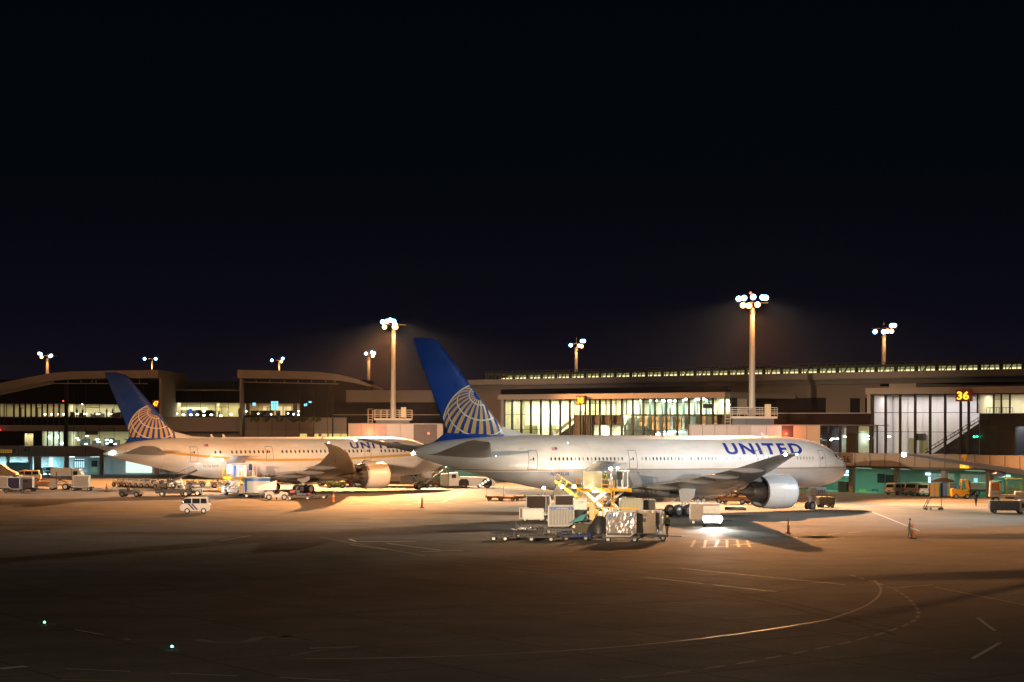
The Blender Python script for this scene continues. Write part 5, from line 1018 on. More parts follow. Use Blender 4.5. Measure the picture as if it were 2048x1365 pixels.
def van(loc, rz, label, body=white, L=4.6, Wd=1.75, H=1.85, box=.5, stripe=None, group=None, cat='van', name='parked_van', lit=False, rear=None):
    t = thing(name, label, cat, loc, rz, group); hb = L/2; hw = Wd/2
    prof = [(-hb, .38), (-hb-.02, .95), (-hb+.12, H*.62), (-hb+.30, H-.12), (-hb+.5, H), (hb-box*2.6-.5, H), (hb-box*2.0, H-.15), (hb-box*1.25, H*.60), (hb-.1, H*.50), (hb, .8), (hb, .36), (hb-.3, .28), (-hb+.3, .28)]
    b = MB(); rings = []
    for y, k in ((-hw, .0), (-hw+.06, .05), (hw-.06, .05), (hw, .0)): rings.append([(x*(1-(.02 if abs(y) == hw else 0)), y*(1-.10*max(0, (z-H*.55))/H*(1 if abs(y) == hw else .9)), z-(.05 if (abs(y) == hw and z > H-.2) else 0)) for x, z in prof])
    b.loft(rings, 0, False); b.build('body', body, t)
    for s in (-1, 1):
        g = MB(); yy = lambda z: s*(hw*(1-.10*max(0, z-H*.55)/H)+.012); z0, z1 = H*.60, H-.20; xs = [(-hb+.38, -hb+L*.32), (-hb+L*.35, -hb+L*.60), (-hb+L*.63, hb-box*1.75)]
        for k, (xa, xb) in enumerate(xs): g.quad((xa+(.1 if k == 0 else 0), yy(z1), z1), (xa, yy(z0), z0), (xb+(.32 if k == 2 else 0), yy(z0), z0), (xb-(.12 if k == 2 else 0), yy(z1), z1))
        g.build('side_window', glassd, t)
        if stripe:
            c = MB()
            for d in (0, .36): c.add([(-.35+d, s*(hw+.014), .42), (-.12+d, s*(hw+.014), .42), (.50+d-1.0*0, s*(hw+.014), H*.585), (.27+d, s*(hw+.014), H*.585)], [(0, 1, 2, 3)])
            c.build('side_stripe', stripe, t)
    w_ = MB(); w_.quad((hb-box*1.9, -hw*.80, H-.2), (hb-box*1.2, -hw*.86, H*.61), (hb-box*1.2, hw*.86, H*.61), (hb-box*1.9, hw*.80, H-.2))
    w_.v = [(x+.03, y, z+.03) for x, y, z in w_.v]; w_.build('windscreen', glassd, t)
    r = MB(); r.quad((-hb+.04, -hw*.78, H*.62), (-hb+.04, hw*.78, H*.62), (-hb+.22, hw*.74, H-.2), (-hb+.22, -hw*.74, H-.2)); r.build('rear_window', glassd, t)
    tl = MB(); 
    for s in (-1, 1): tl.box(-hb-.03, -hb+.02, s*hw*.88-.07, s*hw*.88+.07, .75, 1.05)
    tl.build('tail_light', red, t)
    hd = MB(); 
    for s in (-1, 1): hd.box(hb-.04, hb+.03, s*hw*.78-.14, s*hw*.78+.14, .66, .84)
    hd.build('headlight', mat('unlit_lamp_glass', (.7, .7, .65), .15), t)
    pl = MB(); pl.box(-hb-.04, -hb-.01, -.2, .2, .55, .68); pl.box(-hb-.05, -hb, -hw*.95, hw*.95, .34, .48); pl.build('bumper', dgrey, t)
    wheels(t, ((-hb+.75, -hw+.06), (-hb+.75, hw-.06), (hb-.8, -hw+.06), (hb-.8, hw-.06)), .31, .22); return t
def cone(loc, label, h=1.4):
    t = thing('traffic_cone', label, 'traffic cone', loc, 0, 'safety cones on the apron'); b = MB(); b.rev((0, 0, 0), (0, 0, 1), [(.05, .17), (h*.45, .12), (h*.82, .06), (h*.84, .03), (h, .03)], 14, caps=True); b.build('cone', orange, t)
    q = MB(); q.box(-.28, .28, -.28, .28, 0, .06, b=.02); q.build('base', black, t); s = MB(); s.rev((0, 0, 0), (0, 0, 1), [(h*.5, .122), (h*.62, .102)], 14); s.build('reflective_band', mat('reflective_band', (.7, .7, .65), .4), t)
# ---- scissor cargo loader
def cargo_loader(loc, rz, label, m, deck_m, H=3.0, L=5.2, bridge=True, rail=yellow):
    t = thing('cargo_loader', label, 'cargo loader', loc, rz); 
    b = MB(); b.box(-L/2-.4, L/2+.2, -1.3, 1.3, .45, .95, b=.05); b.box(-L/2-.6, -L/2+.3, -1.45, 1.45, .35, 1.25, b=.08); b.box(L/2-.1, L/2+.6, -1.5, -.9, .4, 1.5); b.build('chassis', m, t)
    for y in (-1.15, 1.15):
        s = MB(); s.bar((-L/2+.6, y, .95), (L/2-.9, y, H-.2), .16, .30); s.build('scissor_arm', deck_m, t); s = MB(); s.bar((L/2-.9, y*.86, .95), (-L/2+.6, y*.86, H-.2), .16, .30); s.build('scissor_arm', deck_m, t)
    d = MB(); d.box(-L/2, L/2, -1.45, 1.45, H-.18, H); 
    for y in (-1.45, 1.35): d.box(-L/2-.1, L/2+.1, y, y+.1, H-.28, H+.12)
    for k in range(9): d.cyl((-L/2+.3+k*(L-.6)/8, -1.3, H+.01), (-L/2+.3+k*(L-.6)/8, 1.3, H+.01), .05, n=6)
    d.build('platform', rail, t)
    r = MB()
    for x in (-L/2, -L/2+1.1, L/2-1.2, L/2): r.bar((x, -1.5, H), (x, -1.5, H+1.1), .06)
    for z in (.55, 1.1): r.bar((-L/2, -1.5, H+z), (-L/2+1.1, -1.5, H+z), .06); r.bar((L/2-1.2, -1.5, H+z), (L/2, -1.5, H+z), .06)
    r.build('guard_rail', rail, t)
    la = MB()
    for y in (-1.55, -1.15): la.bar((L/2+.35, y, .5), (L/2+.35, y, H+1.0), .07)
    for k in range(int(H/.32)): la.bar((L/2+.35, -1.55, .6+k*.32), (L/2+.35, -1.15, .6+k*.32), .05)
    la.build('ladder', rail, t)
    c = MB(); c.box(L/2-1.5, L/2-.5, .75, 1.45, H+.02, H+.25)
    for x in (L/2-1.5, L/2-.55):
        for y in (.75, 1.40): c.box(x, x+.06, y, y+.06, H+.2, H+1.95)
    c.box(L/2-1.6, L/2-.4, .68, 1.52, H+1.9, H+2.0); c.build('operator_stand', deck_m, t)
    g = MB(); g.box(L/2-1.46, L/2-.54, .73, .75, H+1.0, H+1.88); g.build('stand_window', glassd, t)
    h = MB(); h.cyl((-L/2+1.4, 0, .9), (L/2-1.6, 0, H*.72), .10, n=10); h.cyl((-L/2+1.4, .5, .9), (L/2-1.6, .5, H*.72), .10, n=10)
    for k in range(5): h.bar((-L/2+.4+k*.9, -1.35, .96), (-L/2+.8+k*.9, -1.30, 1.25+.1*(k % 2)), .05)
    h.build('hydraulic_ram', steel, t)
    f = MB(); f.box(-L/2-1.9, -L/2-.5, -1.35, 1.35, .7, .9)
    for k in range(5): f.cyl((-L/2-1.75+k*.28, -1.2, .93), (-L/2-1.75+k*.28, 1.2, .93), .05, n=6)
    for y in (-1.4, 1.34): f.bar((-L/2-1.9, y, .9), (-L/2-1.9, y, 1.9), .07); f.bar((-L/2-1.9, y, 1.85), (-L/2-.6, y, 1.85), .06)
    f.build('bridge_deck', rail, t)
    wheels(t, ((-L/2+.4, -1.25), (-L/2+.4, 1.25), (L/2-.5, -1.25), (L/2-.5, 1.25)), .42, .34); return t
def lightspot(parent, p, r=.12, m=None): l = MB(); l.sph(p, r, 6); return l.build('work_light', m or starw, parent)
TH = .65
# ======== left edge group
van(G(56, 963), math.radians(188), 'white minivan parked behind the container dollies at far left', offw, 4.4, 1.7, 1.9, .42, name='minibus', cat='minivan')
van(G(103, 950), math.radians(-25), 'white estate car standing in the cyan lit bay under the left pier', white, 4.6, 1.75, 1.5, .6, name='parked_car', cat='car')
def truck(loc, rz, label, cab=white, tank=None, boxm=None, L=6.0, H=2.6, extra=None, cat='truck', name='service_truck'):
    t = thing(name, label, cat, loc, rz); b = MB(); b.prism([(L/2-1.6, .55), (L/2, .55), (L/2, 1.35), (L/2-.25, 2.25), (L/2-1.6, 2.3)], -1.05, 1.05); b.build('cab', cab, t)
    g = MB(); g.quad((L/2+.02, -.9, 1.4), (L/2+.02, .9, 1.4), (L/2-.2, .85, 2.15), (L/2-.2, -.85, 2.15))
    for s in (-1, 1): g.quad((L/2-1.3, s*1.06, 1.35), (L/2-.15, s*1.06, 1.35), (L/2-.35, s*1.06, 2.1), (L/2-1.3, s*1.06, 2.1))
    g.build('cab_window', glassd, t); c = MB(); c.box(-L/2, L/2-1.5, -1, 1, .6, .95); c.build('chassis', cab if tank else dgrey, t)
    if tank: q = MB(); q.cyl((-L/2+.1, 0, 1.85), (L/2-1.8, 0, 1.85), .92, n=24); q.build('tank', tank, t)
    if boxm: q = MB(); q.box(-L/2, L/2-1.75, -1.1, 1.1, 1.0, H, b=.05); q.build('cargo_box', boxm, t)
    wheels(t, ((-L/2+1, -.95), (-L/2+1, .95), (L/2-.9, -.95), (L/2-.9, .95)), .45, .3); return t
truck(G(30, 956), math.radians(180), 'blue tank truck with white chassis parked in the bay under the left pier', white, mat('blue_tank_paint', (.02, .2, .6), .4))
truck(G(-12, 957), math.radians(0), 'white box truck cut by the left picture edge, behind the blue tank truck', white, None, white, 4.5, 2.4)
dolly(G(51, 983), 0, 'dolly under the white lettered container at far left', 'dollies carrying containers')
uld(G(52, 983), 0, 'white container with three dark letters on a dolly, far left', offw, w=2.1, slant=0, text=('ANA', 0, .95, .34), door=offw)
dolly(G(28, 986), .3, 'dolly under the dark purple blue container at far left', 'dollies carrying containers')
uld(G(30, 986), 0, 'dark purple blue container left of the white lettered one', mat('dark_violet_curtain', (.04, .03, .12), .6, var=.3), w=1.7, slant=-1)
uld(G(8, 983), 0, 'pinkish white container with slanted foot touching the left picture edge', offw, w=2.0, slant=1); dolly(G(6, 983), 0, 'dolly under the container at the left picture edge', 'dollies carrying containers')
t = thing('conveyor_unit', 'pale hooded conveyor unit above the leftmost containers', 'conveyor', G(12, 966)); b = MB(); b.prism([(-2.2, 1.5), (-2.0, 2.9), (-.6, 3.1), (.6, 2.2), (1.9, 1.6), (1.9, 1.3), (-2.2, 1.3)], -.9, .9); b.build('hood', offw, t); b = MB(); b.box(-2.2, 2.4, -1, 1, .5, 1.3); b.build('chassis', grey, t); wheels(t, ((-1.5, -.95), (1.5, -.95), (-1.5, .95), (1.5, .95)), .4, .25)
# low flatbed transporter and high loader truck
t = thing('cargo_transporter', 'low orange and white roller transporter left of the high loader, left pier', 'transporter', G(88, 979)); b = MB(); b.box(-2.3, 2.2, -1.2, 1.2, .45, .75); b.box(-2.5, -1.9, -1.2, -.5, .4, 1.3, b=.06); b.build('chassis', offw, t); b = MB()
for y in (-1.2, 1.2): b.bar((-2, y, 1.5), (2.0, y, 1.5), .08); b.bar((-2, y, 1.0), (2.0, y, 1.0), .12)
for x in (-2, -1, 0, 1, 2): b.bar((x, -1.2, .75), (x, -1.2, 1.5), .07); b.bar((x, 1.2, .75), (x, 1.2, 1.5), .07)
b.build('side_rail', orange, t); b = MB(); b.box(-1.9, 1.9, -1.1, 1.1, .78, .92); b.build('roller_bed', steel, t); wheels(t, ((-1.5, -1.1), (1.5, -1.1), (-1.5, 1.1), (1.5, 1.1)), .32, .25)
t = thing('high_loader_truck', 'tall pinkish white high loader truck with raised box and big wheel, before the left pier', 'truck', G(131, 980), 0)
b = MB(); b.box(-2.2, 1.2, -1.2, 1.2, 2.3, 3.6, b=.08); b.build('raised_box', offw, t); b = MB(); b.prism([(1.3, .7), (2.9, .7), (2.9, 2.6), (2.4, 3.5), (1.3, 3.5)], -1.15, 1.15); b.box(-2.6, 2.8, -1, 1, .7, 1.0); b.prism([(-2.4, .4), (-1.2, .4), (-1.0, 1.6), (-2.2, 1.8)], -1.3, -.9); b.build('cab', offw, t)
b = MB(); b.quad((1.5, -1.17, 2.2), (2.3, -1.17, 2.2), (2.2, -1.17, 3.1), (1.5, -1.17, 3.1)); b.quad((2.93, -1, 2.2), (2.93, 1, 2.2), (2.6, .9, 3.2), (2.6, -.9, 3.2)); b.build('cab_window', glassd, t)
t.scale = (.9, .9, .9); b = MB(); b.bar((-2, -1.1, 1), (.8, -1.1, 2.3), .14); b.bar((.8, -1.1, 1), (-2, -1.1, 2.3), .14); b.bar((-1.2, -1.25, 1.0), (-1.2, -1.25, 3.0), .12); b.box(-.6, 1.4, -1.25, -1.1, 1.7, 2.05); b.build('lift_frame', dgrey, t); wheels(t, ((.2, -1.0), (.2, 1.0), (-1.9, -1), (2.2, -1.0), (2.2, 1)), .52, .34)
loaded(G(164, 982), 0, 'dolly under the light container right of the high loader', label='light pink container on a dolly right of the tall high loader', body=offw, w=2.2, slant=0, h=1.7)
cone(G(213, 984), 'safety cone alone in front of the left pier columns', 1.5)
# row of parked tow tractors
first = None; names = ['leftmost', 'second from left', 'third from left', 'fourth from left', 'fifth from left', 'sixth from left', 'seventh from left', 'eighth, brightest', 'rightmost, partly hidden']
for k, (u, v) in enumerate([(243, 974), (254, 974.5), (265, 975), (276, 975.5), (288, 976), (299, 976.5), (311, 977), (327, 978.5), (343, 976)]):
    lb = 'white tow tractor parked in the row under the left tail, '+names[k]
    first = tractor(G(u, v), math.radians(-40), lb, white, 'tow tractors parked in a row') if k == 0 else dup(first, lb, G(u, v), math.radians(-40+k*1.5))
tractor(G(262, 994), math.radians(172+180), 'grey tow tractor alone in shade below the parked tractor row', grey)
belt_loader(G(350, 993), math.radians(5), 'dark belt loader with raised boom under the gold striped aircraft tail', dgrey, .42, 6.4)
tractor(G(382, 992), math.radians(0), 'small orange lit tractor right beside the dark belt loader', offw); tractor(G(392, 975), math.radians(10), 'pale tow tractor behind the dark belt loader boom', white); tractor(G(441, 976), math.radians(15), 'pinkish tow tractor under the belly left of the bright loader', offw)
t = thing('equipment_box', 'grey equipment crate on wheels behind the small orange lit tractor', 'crate', G(372, 991)); b = MB(); b.box(-.8, .8, -.6, .6, .35, 1.45, b=.05); b.build('box', grey, t); wheels(t, ((-.5, -.5), (.5, -.5), (-.5, .5), (.5, .5)), .2, .12, n=10)
van(G(391, 1027), math.radians(186), 'small white van with two dark diagonal stripes driving alone on the apron', offw, 3.35, 1.48, 1.88, .27, stripe=navy, name='small_van', cat='van')
lightspot(bpy.data.objects['small_van'], (1.3, .75, 1.3), .035, lampsmallc)
# ======== loader at the gold striped aircraft
cl = cargo_loader(JP(8, 482, 7.2), -.93, 'brightly lit white cargo loader with yellow rails at the gold striped aircraft hold', white, white, 2.5, 4.8)
x, y = JP(8, 474, 5.6)
uld((x, y), TH-.05, 'glaring white container with blue stripe going into the gold striped aircraft hold', white, z=2.55, w=2.3, d=1.6, h=1.7, slant=-1, text=('CARGO'[:0] or 'UNITED', .2, 1.35, .2), textm=blue)
s_ = MB(); s_.box(-.95, -.5, -.85, -.82, .05, 1.6); s_.build('blue_stripe', blue, bpy.data.objects['cargo_container.004'] if 'cargo_container.004' in bpy.data.objects else None)
lightspot(cl, (-2.6, -1.6, 4.9), .16, starg); lamp('work_lamp', 'SPOT', (x-4, y-7, 6.5), 7000, (.80, .95, 1), target=(x, y, 3.4), spot_size=math.radians(34), spot_blend=.7, shadow_soft_size=.15)  # the spot is added from outside to make the container glare
lamp('work_lamp', 'POINT', (x-3.0, y-1.8, 1.6), 150, (.6, .9, 1), shadow_soft_size=.15)
t = thing('round_end_container', 'rounded blue and white container beside the bright loader, gold striped aircraft', 'container', (*G(515, 993), .5), 0); b = MB(); b.loft([[(1.75*math.cos(a), .9*math.sin(a), zz) for a in [2*math.pi*i/28 for i in range(28)]] for zz in (0, 2.1)], 0, True); b.build('shell', mat('pale_blue_white', (.55, .65, .72), .4, var=.1), t); b = MB(); b.loft([[(1.78*math.cos(a), .93*math.sin(a), zz) for a in [2*math.pi*i/28 for i in range(28)]] for zz in (1.6, 2.0)], 0, True, False); b.build('blue_band', blue, t)
b = MB(); b.loft([[(1.79*math.cos(a), .94*math.sin(a), zz) for a in [math.pi*(1.0+.22*i/6) for i in range(7)]] for zz in (.1, 1.6)], 0, True, False, False); b.build('blue_panel', blue, t)
dolly(G(515, 995), 0, 'dolly under the rounded blue and white container', 'dollies carrying containers', 3.6)
t = thing('signboard', 'blank white slanted board standing right of the rounded blue container', 'board', (*G(534, 995), 0)); b = MB(); b.prism([(-1.3, .9), (1.3, 1.0), (1.3, 2.3), (-1.3, 1.5)], -.04, .04); b.build('board', white, t); b = MB(); b.bar((-.9, 0, 0), (-.9, 0, 1.0), .06); b.bar((.9, 0, 0), (.9, 0, 1.0), .06); b.build('post', grey, t)
tractor(G(553, 1000), math.radians(8), 'tow tractor with dark tyres driving in front of the gold striped aircraft main wheels', offw)
person(G(553, 999.5), 1.2, 'driver in dark clothes sitting on the tractor before the gold striped aircraft', z=-.2)
dolly(G(598, 1000), .05, 'cluttered dolly right behind the tractor, before the gold striped aircraft main wheels', 'dollies at the gold striped aircraft'); dolly(G(632, 998), -.05, 'last dolly of the short train before the gold striped aircraft main wheels', 'dollies at the gold striped aircraft')
x, y = G(600, 999); t = thing('baggage_pile', 'pile of luggage on the dolly before the gold striped aircraft main wheels', 'luggage', (x, y, .55))
for k in range(9): b = MB(); a = rnd.uniform(-1.4, 1.3); c = rnd.uniform(-.5, .5); zz = .0 if k < 6 else .32; b.box(a, a+.6, c, c+.4, zz, zz+.3, b=.04); b.build('suitcase', [dgrey, navy, mat('brown_leather', (.2, .1, .05), .6), red][k % 4], t)
person(JP(8, 507, 7.0), 2.6, 'worker in white coverall standing on the loader deck at the gold striped aircraft', cloth_white, z=2.5, bend=.1, helmet=white)
tractor(G(672, 976), .1, 'yellow green tractor behind the gold striped aircraft wing', greenp); tractor(G(655, 973), 2.9, 'olive tractor half hidden behind the gold striped aircraft wing', mat('olive_paint', (.25, .3, .1), .5)); tractor(G(690, 972), .2, 'reddish service tractor left of the toothed engine nozzle', red)
cone(G(667, 1006), 'safety cone right of the dolly train on the left stand', 1.5); cone(G(844, 1016), 'safety cone alone between the two aircraft', 1.5); cone(G(1577, 1067), 'safety cone in front of the grey bellied aircraft nose', 1.5); cone(G(1826, 1077), 'safety cone standing right beside the walking man at lower right', 1.5)
# ======== under the gold striped aircraft nose
t = thing('boarding_stairs', 'dark trailer stairs under the gold striped aircraft nose', 'stairs', G(868, 975), .5)
b = MB(); b.bar((-2, -.7, .5), (2, -.7, 3.2), .12, .2); b.bar((-2, .7, .5), (2, .7, 3.2), .12, .2)
for k in range(9): b.box(-2+k*.5, -1.6+k*.5, -.65, .65, .55+k*.335, .6+k*.335)
b.build('flight', grey, t); b = MB(); b.bar((-2, -.7, 1.5), (2, -.7, 4.2), .05); b.bar((-2, .7, 1.5), (2, .7, 4.2), .05); b.bar((1.9, -.7, 0), (1.9, -.7, 3.2), .1); b.bar((1.9, .7, 0), (1.9, .7, 3.2), .1); b.build('handrail', grey, t); wheels(t, ((-1.5, -.6), (1.5, -.6), (-1.5, .6), (1.5, .6)), .3, .2)
t = thing('tow_bar', 'yellow aircraft tow bar lying behind the gold striped aircraft nose wheel', 'tow bar', G(872, 974), .1); b = MB(); b.cyl((-3, 0, .5), (3, 0, .6), .13); b.box(-3.4, -2.8, -.25, .25, .35, .7); b.box(-.5, .6, -.4, .4, .3, .8); b.build('bar', yellow, t); wheels(t, ((-.4, -.5), (-.4, .5), (.5, -.5), (.5, .5)), .22, .14, n=10)
for k, (u, v, mm, lb) in enumerate([(792, 966, alu, 'grey ribbed container beside the gold striped aircraft engine, seen under the nose'), (849, 966, offw, 'pinkish crate container right of the gold striped aircraft nose wheel'), (812, 972, white, 'white ground power cart in front of the gold striped aircraft nose wheel')]):
    uld(G(u, v), 0, lb, mm, z=.35, w=2.4 if k < 2 else 1.9, h=1.5 if k < 2 else 1.1, slant=0, group='crates under the gold striped aircraft nose')
t = thing('pushback_tug', 'long pinkish white pushback tug with dark wheel arches between the aircraft', 'pushback tug', G(940, 976), math.radians(3))
b = MB(); b.prism([(-3.3, .35), (-3.3, 1.6), (-3.2, 2.35), (-1.9, 2.4), (-1.8, 1.75), (2.6, 1.65), (3.7, 1.2), (4.1, .8), (3.7, .35)], -1.4, 1.4); b.build('body', offw, t)
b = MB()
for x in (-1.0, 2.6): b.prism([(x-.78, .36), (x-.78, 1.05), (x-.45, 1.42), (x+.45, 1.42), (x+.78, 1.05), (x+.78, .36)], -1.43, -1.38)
b.build('wheel_arch', mat('painted_arch_shade', (.02, .015, .015), .8), t)  # dark plates painted in for the shade inside the wheel arches
b = MB(); b.quad((-2.9, -1.42, 1.55), (-2.2, -1.42, 1.55), (-2.2, -1.42, 2.15), (-2.9, -1.42, 2.15)); b.quad((-3.33, -1.1, 1.5), (-3.33, 1.1, 1.5), (-3.26, 1.1, 2.2), (-3.26, -1.1, 2.2)); b.build('cab_window', glassd, t); wheels(t, ((-1, -1.2), (2.6, -1.2), (-1, 1.2), (2.6, 1.2)), .62, .4)
b = MB(); b.box(-4.6, -3.4, -1.1, 1.1, .4, 2.2); b.build('front_cab', mat('olive_grey_cab', (.2, .2, .15), .6), t)
t = thing('striped_barrier_board', 'tilted white striped board glowing at the end of the pushback tug', 'board', (*G(968, 977), .2), 0); b = MB(); b.bar((-1.0, 0, 0), (.9, 0, 1.3), .1, .45); b.build('board', dgrey, t)
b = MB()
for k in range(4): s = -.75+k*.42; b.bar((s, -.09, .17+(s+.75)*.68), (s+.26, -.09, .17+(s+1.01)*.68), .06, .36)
b.build('glowing_stripe', mat('self_lit_stripe', (.85, .85, .82), .4, emit=(1, .97, .9), es=1.0), t)  # stripes emit on their own in place of light falling on them
# dolly train left of the middle loader
prev = None
for k, (u, v, lb) in enumerate([(990, 1001, 'leftmost empty dolly with two upright posts below the grey bellied aircraft tail'), (1014, 1002.5, 'second empty dolly of the train below the grey bellied aircraft tail'), (1046, 1001, 'third empty dolly of the train below the grey bellied aircraft tail'), (1066, 1000, 'fourth empty dolly of the train below the grey bellied aircraft tail'), (1094, 999, 'fifth empty dolly, next to the leaning belt loader foot')]):
    dolly(G(u, v), .04*(k-2), lb, L=2.4, posts=(k == 0), m=mat('rusty_dolly_frame', (.14, .08, .05), .7, var=.4, vs=6))
# ======== the group at the grey bellied aircraft hold
belt_loader(JP(7, 1143, 5.6), math.radians(172), 'yellow belt loader leaning up to the grey bellied aircraft rear hold, big reflectors', yellow, .62, 5.6)
CLp = cargo_loader(JP(7, 1208, 6.4), -.92, 'yellow and white scissor cargo loader raised to the grey bellied aircraft hold', white, white, 3.3, 5.4)
x, y = JP(7, 1184, 5.6)
uld((x, y), .05, 'olive grey container riding high on the yellow scissor loader', mat('olive_container', (.30, .29, .2), .5, var=.15), z=3.35, w=1.95, h=1.75, slant=0, door=mat('olive_panel', (.26, .25, .17), .5, var=.2))
lightspot(CLp, (-1.9, -1.6, 5.6), .12); lightspot(CLp, (.4, -1.62, 3.1), .15); lightspot(CLp, (2.9, -1.5, 5.5), .16); lightspot(CLp, (.8, 1.2, 5.5), .12)
lamp('work_lamp', 'POINT', (x-1.2, y-1.8, 5.9), 60, (1, .76, .42), shadow_soft_size=.12); lamp('work_lamp', 'POINT', (x+3.4, y-2.2, 5.8), 160, (1, .76, .42), shadow_soft_size=.12); lamp('work_lamp', 'POINT', (x+.6, y-1.8, 2.6), 320, (1, .85, .6), shadow_soft_size=.12)
person(JP(7, 1212, 5.2), 2.4, 'loading worker with white helmet beside the raised olive container', cloth_white, z=3.32, helmet=white, vest=vestm); person(JP(7, 1223, 6.4), 3.0, 'loading worker in light clothes at the ladder end of the raised platform', cloth_white, z=3.32, helmet=yellow)
t = thing('work_light_stand', 'pair of glaring work lamps on stands below the registration letters', 'work light', JP(7, 1138, 6.5), 0); b = MB(); b.bar((-.7, 0, 0), (-.7, 0, 3.6), .06); b.bar((.55, 0, 0), (.55, 0, 3.6), .06); b.bar((-.7, 0, 3.5), (.55, 0, 3.5), .05); b.build('stand', dgrey, t); lightspot(t, (-.7, -.1, 3.65), .15); lightspot(t, (.55, -.1, 3.65), .15); lamp('work_lamp', 'POINT', (t.location[0], t.location[1]-.8, 3.7), 60, (1, .76, .42), shadow_soft_size=.1)
t = thing('work_light_stand', 'single glaring work lamp under the rear fuselage, left of the leaning belt loader', 'work light', JP(7, 1088, 5.0), 0); b = MB(); b.bar((0, 0, 0), (0, 0, 3.4), .06); b.build('stand', dgrey, t); lightspot(t, (0, -.1, 3.5), .15, starg)
t = thing('tall_reflector_board', 'dark upright board at the top end of the yellow belt loader', 'board', (*JP(7, 1116, 5.2), 0), .3); b = MB(); b.prism([(-.75, 2.5), (.15, 2.4), (.75, 4.2), (.1, 4.3)], -.1, .1); b.bar((-.1, 0, 0), (-.1, 0, 2.6), .1); b.build('board', mat('dark_canvas', (.08, .07, .05), .8), t)
# containers, left part
loaded(G(1072, 1044), .02, 'dolly under the dark open container behind the small white one', label='dark open fronted container behind the small white one, rear left of the group', body=mat('dark_open_hold', (.05, .035, .03), .8, var=.3), w=2.0, slant=0, h=1.7, z=1.0)
uld(G(1092, 1043), .02, 'slim white container end between the two dark open ones', white, w=.9, slant=0, h=1.9, z=.7); dolly(G(1092, 1043), .02, 'dolly under the slim white container end', 'dollies carrying containers', 2.0)
loaded(G(1066, 1061), 0, 'dolly under the small white container at the left of the group', label='low white container with rusty grey end at the left of the container group', body=offw, w=2.0, slant=0, h=.95, z=1.1, door=white)
uld(G(1048, 1059), 0, 'rusty grey container end left of the low white container', mat('rusty_grey', (.22, .14, .11), .7, var=.4), w=.85, slant=0, h=.95, z=1.1)
loaded(G(1122, 1068), 0, 'dolly under the grey container with blue band', label='grey curtained container with blue band along its top, front of the group', body=mat('grey_container', (.32, .33, .34), .5, var=.15), w=2.35, slant=1, h=1.85, z=.75, curtain=mat('grey_curtain', (.30, .30, .31), .6, var=.12), band=blue, text=('UNITED CARGO', .1, 1.63, .10), textm=white)
loaded(G(1128, 1046), .02, 'dolly under the second dark open container', label='second dark open fronted container, behind the blue band one', body=mat('dark_open_hold', (.05, .035, .03), .8), w=1.9, slant=0, h=1.9, z=.9)
loaded(G(1160, 1060), 0, 'dolly under the white container with teal motif', label='white container with a teal painted wing motif, right of the blue band one', body=white, w=1.25, slant=0, h=2.0, z=.95, tri=mat('teal_motif', (.03, .25, .35), .5), text=('UNITED', .1, 1.75, .09))
t = thing('luggage_cart', 'dark cluttered cart with a rolled teal cover in front of the loader', 'cart', G(1180, 1074)); b = MB(); b.box(-1.5, 1.5, -.7, .7, .4, .55); b.box(-1.3, .4, -.6, .6, .55, 1.2, b=.1); b.build('cart_bed', mat('dark_canvas', (.08, .07, .05), .8), t); b = MB(); b.prism([(-1.9, 1.2), (-.7, 1.5), (-.3, 2.1), (-.9, 1.9)], -.6, .4); b.build('teal_cover', mat('teal_cover', (.02, .22, .25), .5), t); wheels(t, ((-1, -.6), (1, -.6), (-1, .6), (1, .6)), .24, .16, n=10)
for u, v in ((1148, 1055), (1175, 1056)): 
    t2 = thing('marker_lamp', 'small round orange lamp at the foot of the loader, '+('left' if u < 1160 else 'right')+' one of the two', 'lamp', (*G(u, v+14), 0)); b = MB(); b.cyl((0, 0, 0), (0, 0, .6), .04); b.build('post', dgrey, t2); b = MB(); b.sph((0, 0, .7), .12, 6); b.build('glow', mat('peach_lamp', (.8, .5, .35), .4, emit=(1, .5, .3), es=.8), t2)
# front row dark dollies
dm = mat('dark_dolly_frame', (.035, .035, .04), .6, var=.4, vs=6)
for k, (u, v, lb) in enumerate([(1000, 1082, 'isolated empty dolly at the front left of the container group'), (1056, 1078, 'empty dolly with tangled chains, second at the front left'), (1082, 1083, 'nearest empty dolly with big tyre, centre left of the front row'), (1112, 1081, 'dark empty dolly in front of the blue band container'), (1150, 1081, 'dark blue framed dolly in front of the teal motif container'), (1196, 1080, 'dark dolly piled with covers left of the wrapped container')]):
    d_ = dolly(G(u, v), .03*(k-2), lb, 'empty dollies in front', 1.9 if k == 0 else 2.6, m=dm if k != 4 else navy)
t = thing('chain_heap', 'heap of gear and chains lying on the second front dolly', 'gear', (*G(1052, 1075), .6)); b = MB()
for k in range(30): a, c = rnd.uniform(-1.6, 1.6), rnd.uniform(-.6, .6); b.bar((a, c, rnd.uniform(0, .3)), (a+rnd.uniform(-.5, .5), c+rnd.uniform(-.4, .4), rnd.uniform(0, .5)), .06)
b.build('chain', steel, t)
t = thing('cover_heap', 'black tarpaulin heap on the dolly left of the wrapped container', 'tarpaulin', (*G(1199, 1079), .55)); b = MB(); b.loft([[(r*math.cos(a)*(1+.25*math.sin(3*a+z_)), .7*r*math.sin(a)*(1+.2*math.cos(4*a)), z_) for a in [2*math.pi*i/20 for i in range(20)]] for z_, r in ((0, 1.0), (.5, .95), (1.1, .6), (1.5, .25))], 0, True); b.build('tarpaulin', mat('black_tarpaulin', (.03, .03, .035), .5, var=.3, bump=.6, bs=3), t)
